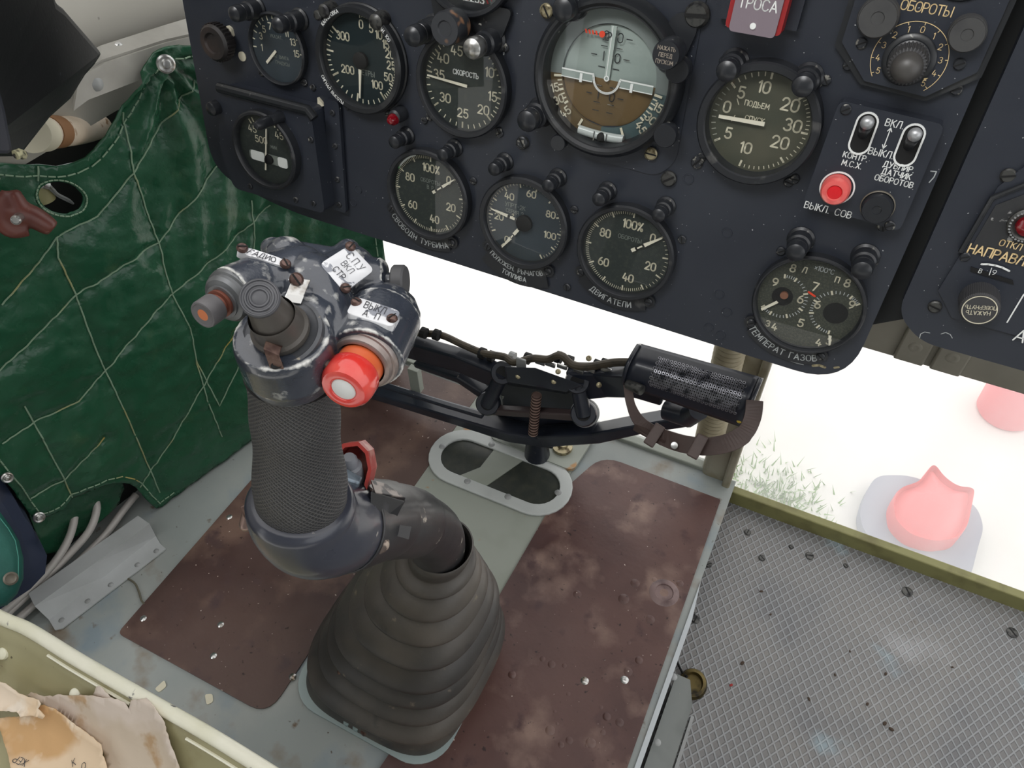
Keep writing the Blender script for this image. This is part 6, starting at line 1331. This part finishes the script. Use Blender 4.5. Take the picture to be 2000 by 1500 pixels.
# black side box close to the camera
bxp = [(-60, -60), (95, -60), (112, 8), (128, 20), (152, 48), (178, 78), (202, 106), (186, 130), (168, 150), (140, 196), (100, 232), (44, 304), (32, 310), (-60, 312)]
g = thing('side_box', 'big matt black box with a grey-black front face at the upper left corner', 'box', onX(60, 150, -.50))
XB = -.52
mb = MB(); fr = [onX(x, y, XB-.0004*(x)) for x, y in bxp]; bk = [p+Vector((-.13, .04, .0)) for p in fr]
n_ = len(fr); mb.loft([bk, fr], sm=False); mb.obj('box_shell', [mat('box_matt_black', rgb(20, 21, 24), .5, spots=((180, .72, .76, rgb(60, 64, 70), 3),), bump=(400, .15, .0008))], g, bevel=.004)
mb = MB(); f_ = [onX(x, y, XB+.006) for x, y in ((-60, 120), (-4, 150), (14, 220), (28, 296), (18, 303), (-60, 302))]; mb.loft([[p+Vector((-.02, .004, 0)) for p in f_], f_], sm=False); mb.obj('front_panel', [mat('box_panel_grey_black', rgb(58, 60, 68), .35, spots=((60, .7, .76, rgb(110, 112, 118), 4),))], g, bevel=.003)
mb = MB(); mb.tube([onX(30, 303, XB+.006), onX(38, 300, XB+.006), onX(44, 302, XB+.004)], .0035, 8); mb.obj('chipped_corner', mat('chipped_yellow_white', rgb(190, 186, 150), .5, spots=((150, .45, .55, rgb(30, 30, 32), 3),)), g)

# ================================================================== LOWER LEFT: tubes, folded bracket, upholstery
def tube_t(pts, lab, r=.0052):
    mb = MB(); mb.tube(spline(pts, 7), r, 14); return tag(mb.obj('control_tube', mat('tube_grey', rgb(178, 174, 170), .42, .1)), lab, 'tube', 'grey tubes by the left wall')
Zt = lambda x, y, z: onZ(x, y, z)
tube_t([wall(*sz(138, 955), -.03), Zt(142, 985, .075), Zt(144, 1020, .06), Zt(128, 1065, .045), Zt(95, 1112, .035), Zt(55, 1152, .03), Zt(-10, 1208, .03)], 'grey curved tube nearest the green seat flap, leftmost of three')
tube_t([wall(*sz(176, 945), -.03), Zt(184, 972, .07), Zt(188, 1000, .055), Zt(172, 1040, .042), Zt(130, 1088, .03), Zt(85, 1132, .025), Zt(0, 1212, .022)], 'grey curved tube in the middle, running from the cover beside the folded bracket')
tube_t([Zt(266, 966, .02), Zt(240, 998, .018), Zt(206, 1044, .016), Zt(160, 1090, .012), Zt(100, 1150, .012), Zt(50, 1196, .012), Zt(10, 1230, .012)], 'grey straight tube nearest the folded bracket, rightmost of three')
A_ = [Zt(56, 1160, .030), Zt(270, 1008, .030), Zt(280, 1007, .030), Zt(292, 1023, .030), Zt(68, 1184, .030)]
m_, n2_ = Zt(96, 1211, .0025), Zt(304, 1047, .0025)
g = thing('folded_bracket', 'light grey folded sheet-metal bracket riveted to the floor by the tubes', 'bracket', Zt(190, 1120, 0))
mb = MB(); mb.loft([[A_[0], A_[0].lerp(A_[1], .02), A_[1]], [A_[4], A_[4].lerp(A_[3], .5), A_[3]], [m_, m_.lerp(n2_, .5), n2_]], closed=False, cap=(False, False), sm=False)
mb.add([m_, n2_, Zt(313, 1062, .0025), Zt(324, 1072, .0025), Zt(318, 1078, .0025), Zt(122, 1228, .0025), Zt(108, 1231, .0025)], [(0, 1, 2, 3, 4, 5, 6)])
o = mb.obj('bent_sheet', [mat('sheet_light_grey', rgb(184, 187, 188), .36, .1, spots=((16, .45, .7, rgb(172, 175, 175), 4),))], g); s_ = o.modifiers.new('s', 'SOLIDIFY'); s_.thickness = .0022; s_.offset = 0
for x, y in ((305, 1076), (268, 1103), (216, 1142), (171, 1174), (120, 1211)): rivet(g, T(Zt(x, y, .0036)), .0032, .002, M_alum)
mb = MB(); mb.tube(spline([Zt(250, 1130, .002), Zt(264, 1140, .002), Zt(272, 1158, .002), Zt(276, 1172, .002), Zt(282, 1180, .003)], 5), .0014, 6); tag(mb.obj('thin_wire', mat('dusty_wire', rgb(96, 92, 78), .6)), 'thin wire on the floor between the folded bracket and the left mat', 'wire')
M_teal = mat('teal_canvas', rgb(16, 80, 71), .6, spots=((12, .45, .7, rgb(22, 92, 80), 4),), bump=(70, .3, .004))
Wz = lambda x, y, d: at(x, y, d)
mb = MB(); ol = [(-60, 985), (0, 1000), (22, 1030), (38, 1058), (46, 1090), (46, 1130), (34, 1160), (14, 1182), (-60, 1200)]
fr = [Wz(x, y, 1.06) for x, y in dens(ol, 20)]; c_ = sum(fr, Vector())/len(fr)
mb.loft([[p+Vector((-.04, 0, -.02)) for p in fr], fr, [p.lerp(c_, .12)+Vector((.006, -.004, .006)) for p in fr], [p.lerp(c_, .5)+Vector((.008, -.004, .008)) for p in fr]])
g = mb.obj('canvas_flap', M_teal, sharp=60); tag(g, 'teal green canvas flap with a grommet at the left edge', 'flap')
p = Wz(21, 1130, 1.045); mb = MB(); mb.lathe([(.0075, -.003), (.0075, .001), (.0055, .002), (.0035, .001), (0, .001)], frame(p, EYE-p), 20); mb.obj('grommet', mat('dull_brass', rgb(96, 90, 80), .5, .4), g)
mb = MB(); st2 = [Wz(x, y, 1.047) for x, y in dens([(0, 1012), (16, 1032), (30, 1056), (36, 1088), (36, 1128)], 8)]; mb.tube(st2, .0005, 6); mb.obj('stitching', mat('teal_thread', rgb(60, 130, 116), .7), g)
mb = MB(); nv = [(-60, 925), (0, 930), (26, 970), (48, 1010), (64, 1030), (72, 1062), (92, 1085), (88, 1120), (60, 1150), (0, 1190), (-60, 1190)]
fr = [Wz(x, y, 1.12) for x, y in dens(nv, 18)]; c_ = sum(fr, Vector())/len(fr); mb.loft([[p+Vector((-.05, .02, -.01)) for p in fr], fr, [p.lerp(c_, .3)+Vector((.004, -.004, .012)) for p in fr]])
tag(mb.obj('dark_blue_pad', mat('dark_blue_fabric', rgb(22, 34, 58), .7, spots=((14, .5, .7, rgb(50, 46, 48), 5),))), 'dark blue padded strip behind the teal canvas flap', 'pad')

# ================================================================== SEAT PAN WITH TORN PAPERS
ZS = .35
g = thing('seat_pan', 'olive-cream painted metal seat pan with a chipped pale rim in the lower left corner', 'seat', Vector((-.42, 0, ZS)))
M_rim = mat('seat_rim_cream', rgb(240, 238, 220), .35, spots=((10, .45, .7, rgb(226, 224, 198), 5), (70, .66, .70, rgb(96, 96, 100), 6)), bump=(90, .3, .003))
M_pan = mat('seat_pan_olive', rgb(158, 152, 116), .45, spots=((7, .4, .7, rgb(172, 166, 130), 5), (22, .56, .7, rgb(142, 134, 98), 6), (150, .72, .76, rgb(88, 80, 58), 3)), bump=(14, .2, .006))
rim = [onZ(x, y, ZS) for x, y in ((-120, 1128), (0, 1190), (60, 1216), (159, 1276), (300, 1356), (420, 1424), (546, 1502), (700, 1600))]
rim = spline(rim, 8); inner = []
rr = []
for i, p in enumerate(rim):
    t = (rim[min(i+1, len(rim)-1)]-rim[max(i-1, 0)]).normalized(); n_ = Vector((0, 0, 1)).cross(t).normalized(); n_ = n_ if n_.y < 0 else -n_
    rr.append([p+n_*(.0055*math.cos(R_(a))+.0045)+Vector((0, 0, .0055*math.sin(R_(a))-.0055)) for a in range(0, 360, 24)]); inner.append((p, n_))
mb = MB(); mb.loft(rr); mb.obj('rolled_rim', M_rim, g, sharp=80)
mb = MB(); sec = [(.008, -.005), (.017, -.022), (.034, -.045), (.050, -.062), (.075, -.072), (.12, -.076), (.30, -.078)]
mb.loft([[p+n_*a+Vector((0, 0, b)) for a, b in sec] for p, n_ in inner], closed=False, cap=(False, False)); o = mb.obj('pan_shell', M_pan, g, sharp=80); s_ = o.modifiers.new('s', 'SOLIDIFY'); s_.thickness = .002; s_.offset = -1
mb = MB(); mb.loft([[p+n_*a+Vector((0, 0, b)) for a, b in ((.004, -.010), (.006, -.05), (.008, -.16))] for p, n_ in inner], closed=False, cap=(False, False)); o = mb.obj('front_skirt', M_pan, g); s_ = o.modifiers.new('s', 'SOLIDIFY'); s_.thickness = .002
def pan_z(x, y):                                              # seat surface under a point
    best = min(inner, key=lambda q: (q[0].x-x)**2+(q[0].y-y)**2); a = (Vector((x, y, 0))-Vector((best[0].x, best[0].y, 0))).dot(best[1])
    for (a0, z0), (a1, z1) in zip(sec, sec[1:]):
        if a <= a1: return ZS+lerp(z0, z1, max(0, (a-a0)/(a1-a0)))
    return ZS-.078
mb = MB(); seam1 = [inner[i][0]+inner[i][1]*.0125+Vector((0, 0, -.012)) for i in range(20, 31)]; mb.tube(seam1, .0013, 6); mb.obj('lip_seam', M_rim, g); mb = MB(); seam2 = [inner[i][0]+inner[i][1]*.0135+Vector((0, 0, -.0135)) for i in range(37, 50)]; mb.tube(seam2, .0013, 6); mb.obj('lip_seam', M_rim, g)
for x, y in ((6, 1274), (148, 1354)):
    p = onZ(x, y, ZS-.03); p.z = pan_z(p.x, p.y)-.001; mb = MB(); mb.lathe([(.0055, 0), (.005, .0025), (.003, .004), (0, .0044)], frame(p, (0, -.6, .8)), 20); mb.obj('painted_bolt', M_rim, g)
def paper(name, px, zl, label, m_, curl=.004, seed=0, lines=()):
    def s2(x, y):
        z = ZS-.05
        for _ in range(14): p = onZ(x, y, z); z = .5*z+.5*(pan_z(p.x, p.y)+zl)
        return Vector((p.x, p.y))
    bd = []
    for i, q in enumerate(dens(px, 5)):
        p = s2(*q); jit = .0009; bd.append(p+Vector((noise.noise(Vector((q.x*.4, q.y*.4, seed)))*jit, noise.noise(Vector((q.x*.4, q.y*.4, seed+7)))*jit)))
    P_ = list(bd); E_ = [(i, (i+1) % len(bd)) for i in range(len(bd))]
    x0, x1, y0, y1 = min(p.x for p in bd), max(p.x for p in bd), min(p.y for p in bd), max(p.y for p in bd); x = x0
    while x < x1:
        y = y0
        while y < y1:
            p = Vector((x, y))
            if inside(p, bd): P_.append(p)
            y += .0045
        x += .0045
    v_, _e, f_, *_q = delaunay_2d_cdt(P_, E_, [], 1, 1e-6)
    def H(p):
        d = min((p-b).length for b in bd); return Vector((p.x, p.y, pan_z(p.x, p.y)+zl+curl*math.exp(-d/.008)+.004*noise.noise(Vector((p.x*22, p.y*22, seed)))+.0012*noise.noise(Vector((p.x*90, p.y*90, seed+2)))))
    mb = MB(); mb.add([H(p) for p in v_], [list(f) for f in f_], sm=True); o = mb.obj(name, m_, sharp=180); s_ = o.modifiers.new('s', 'SOLIDIFY'); s_.thickness = .0007
    tag(o, label, 'paper', 'torn papers in the seat pan')
    if lines:
        for t, x, y, h, rot in lines:
            mb = MB(); t2 = MB(); text(t2, t, 0, 0, 1, .1, 0); c0 = s2(x, y); cr, sr = math.cos(rot), math.sin(rot)
            for v in t2.v: a, b = v.x*h, v.y*h; q = H(Vector((c0.x+a*cr-b*sr, c0.y+a*sr+b*cr))); v.x, v.y, v.z = q.x, q.y, q.z+.0009
            mb.add(t2.v, t2.f, None, 0, False); mb.obj('handwriting', M_ink, o)
    return o
def pm(name, a, b, c, d): return mat(name, a, .75, spots=((14, .46, .56, b, 4), (22, .56, .62, c, 5), (40, .66, .74, d, 6)), bump=(50, .2, .002))
M_pp1 = pm('stained_peach_paper', rgb(226, 202, 172), rgb(204, 164, 116), rgb(232, 214, 190), rgb(178, 130, 84))
M_pp2 = pm('stained_beige_paper', rgb(206, 190, 171), rgb(220, 206, 194), rgb(184, 154, 120), rgb(226, 214, 202))
M_pp3 = pm('pale_peach_paper', rgb(238, 220, 198), rgb(230, 204, 172), rgb(242, 228, 210), rgb(210, 170, 130))
paper('torn_paper', [(185, 1360), (192, 1346), (197, 1344), (210, 1356), (222, 1370), (205, 1380)], .004, 'small curled brown corner of paper behind the beige sheet', M_pp2, .003, 1)
paper('torn_paper', [(52, 1358), (62, 1355), (82, 1362), (110, 1361), (150, 1361), (180, 1362), (205, 1368), (232, 1369), (246, 1376), (254, 1388), (258, 1372), (288, 1367), (304, 1386), (322, 1412), (338, 1462), (348, 1490), (372, 1560), (225, 1560), (205, 1470), (140, 1410), (84, 1378)], .007, 'stained beige torn paper lying against the seat rim', M_pp2, .004, 4)
paper('torn_paper', [(-40, 1400), (0, 1404), (40, 1402), (84, 1380), (112, 1388), (150, 1420), (175, 1436), (200, 1458), (212, 1500), (212, 1560), (40, 1560), (22, 1480), (0, 1418)], .016, 'peach torn paper with a white blister and handwriting in the corner of the seat', M_pp1, .004, 9, (('ЖЕР', 44, 1489, .005, PI+.15), ('К', 145, 1490, .005, .9), ('О', 165, 1498, .005, .6)))
paper('torn_paper', [(-40, 1320), (0, 1334), (14, 1340), (24, 1346), (48, 1362), (80, 1372), (84, 1380), (78, 1388), (92, 1402), (88, 1408), (64, 1400), (46, 1404), (38, 1394), (0, 1392), (-40, 1390)], .023, 'pale torn strip of paper folded over the peach sheet at the left edge', M_pp3, .003, 13)
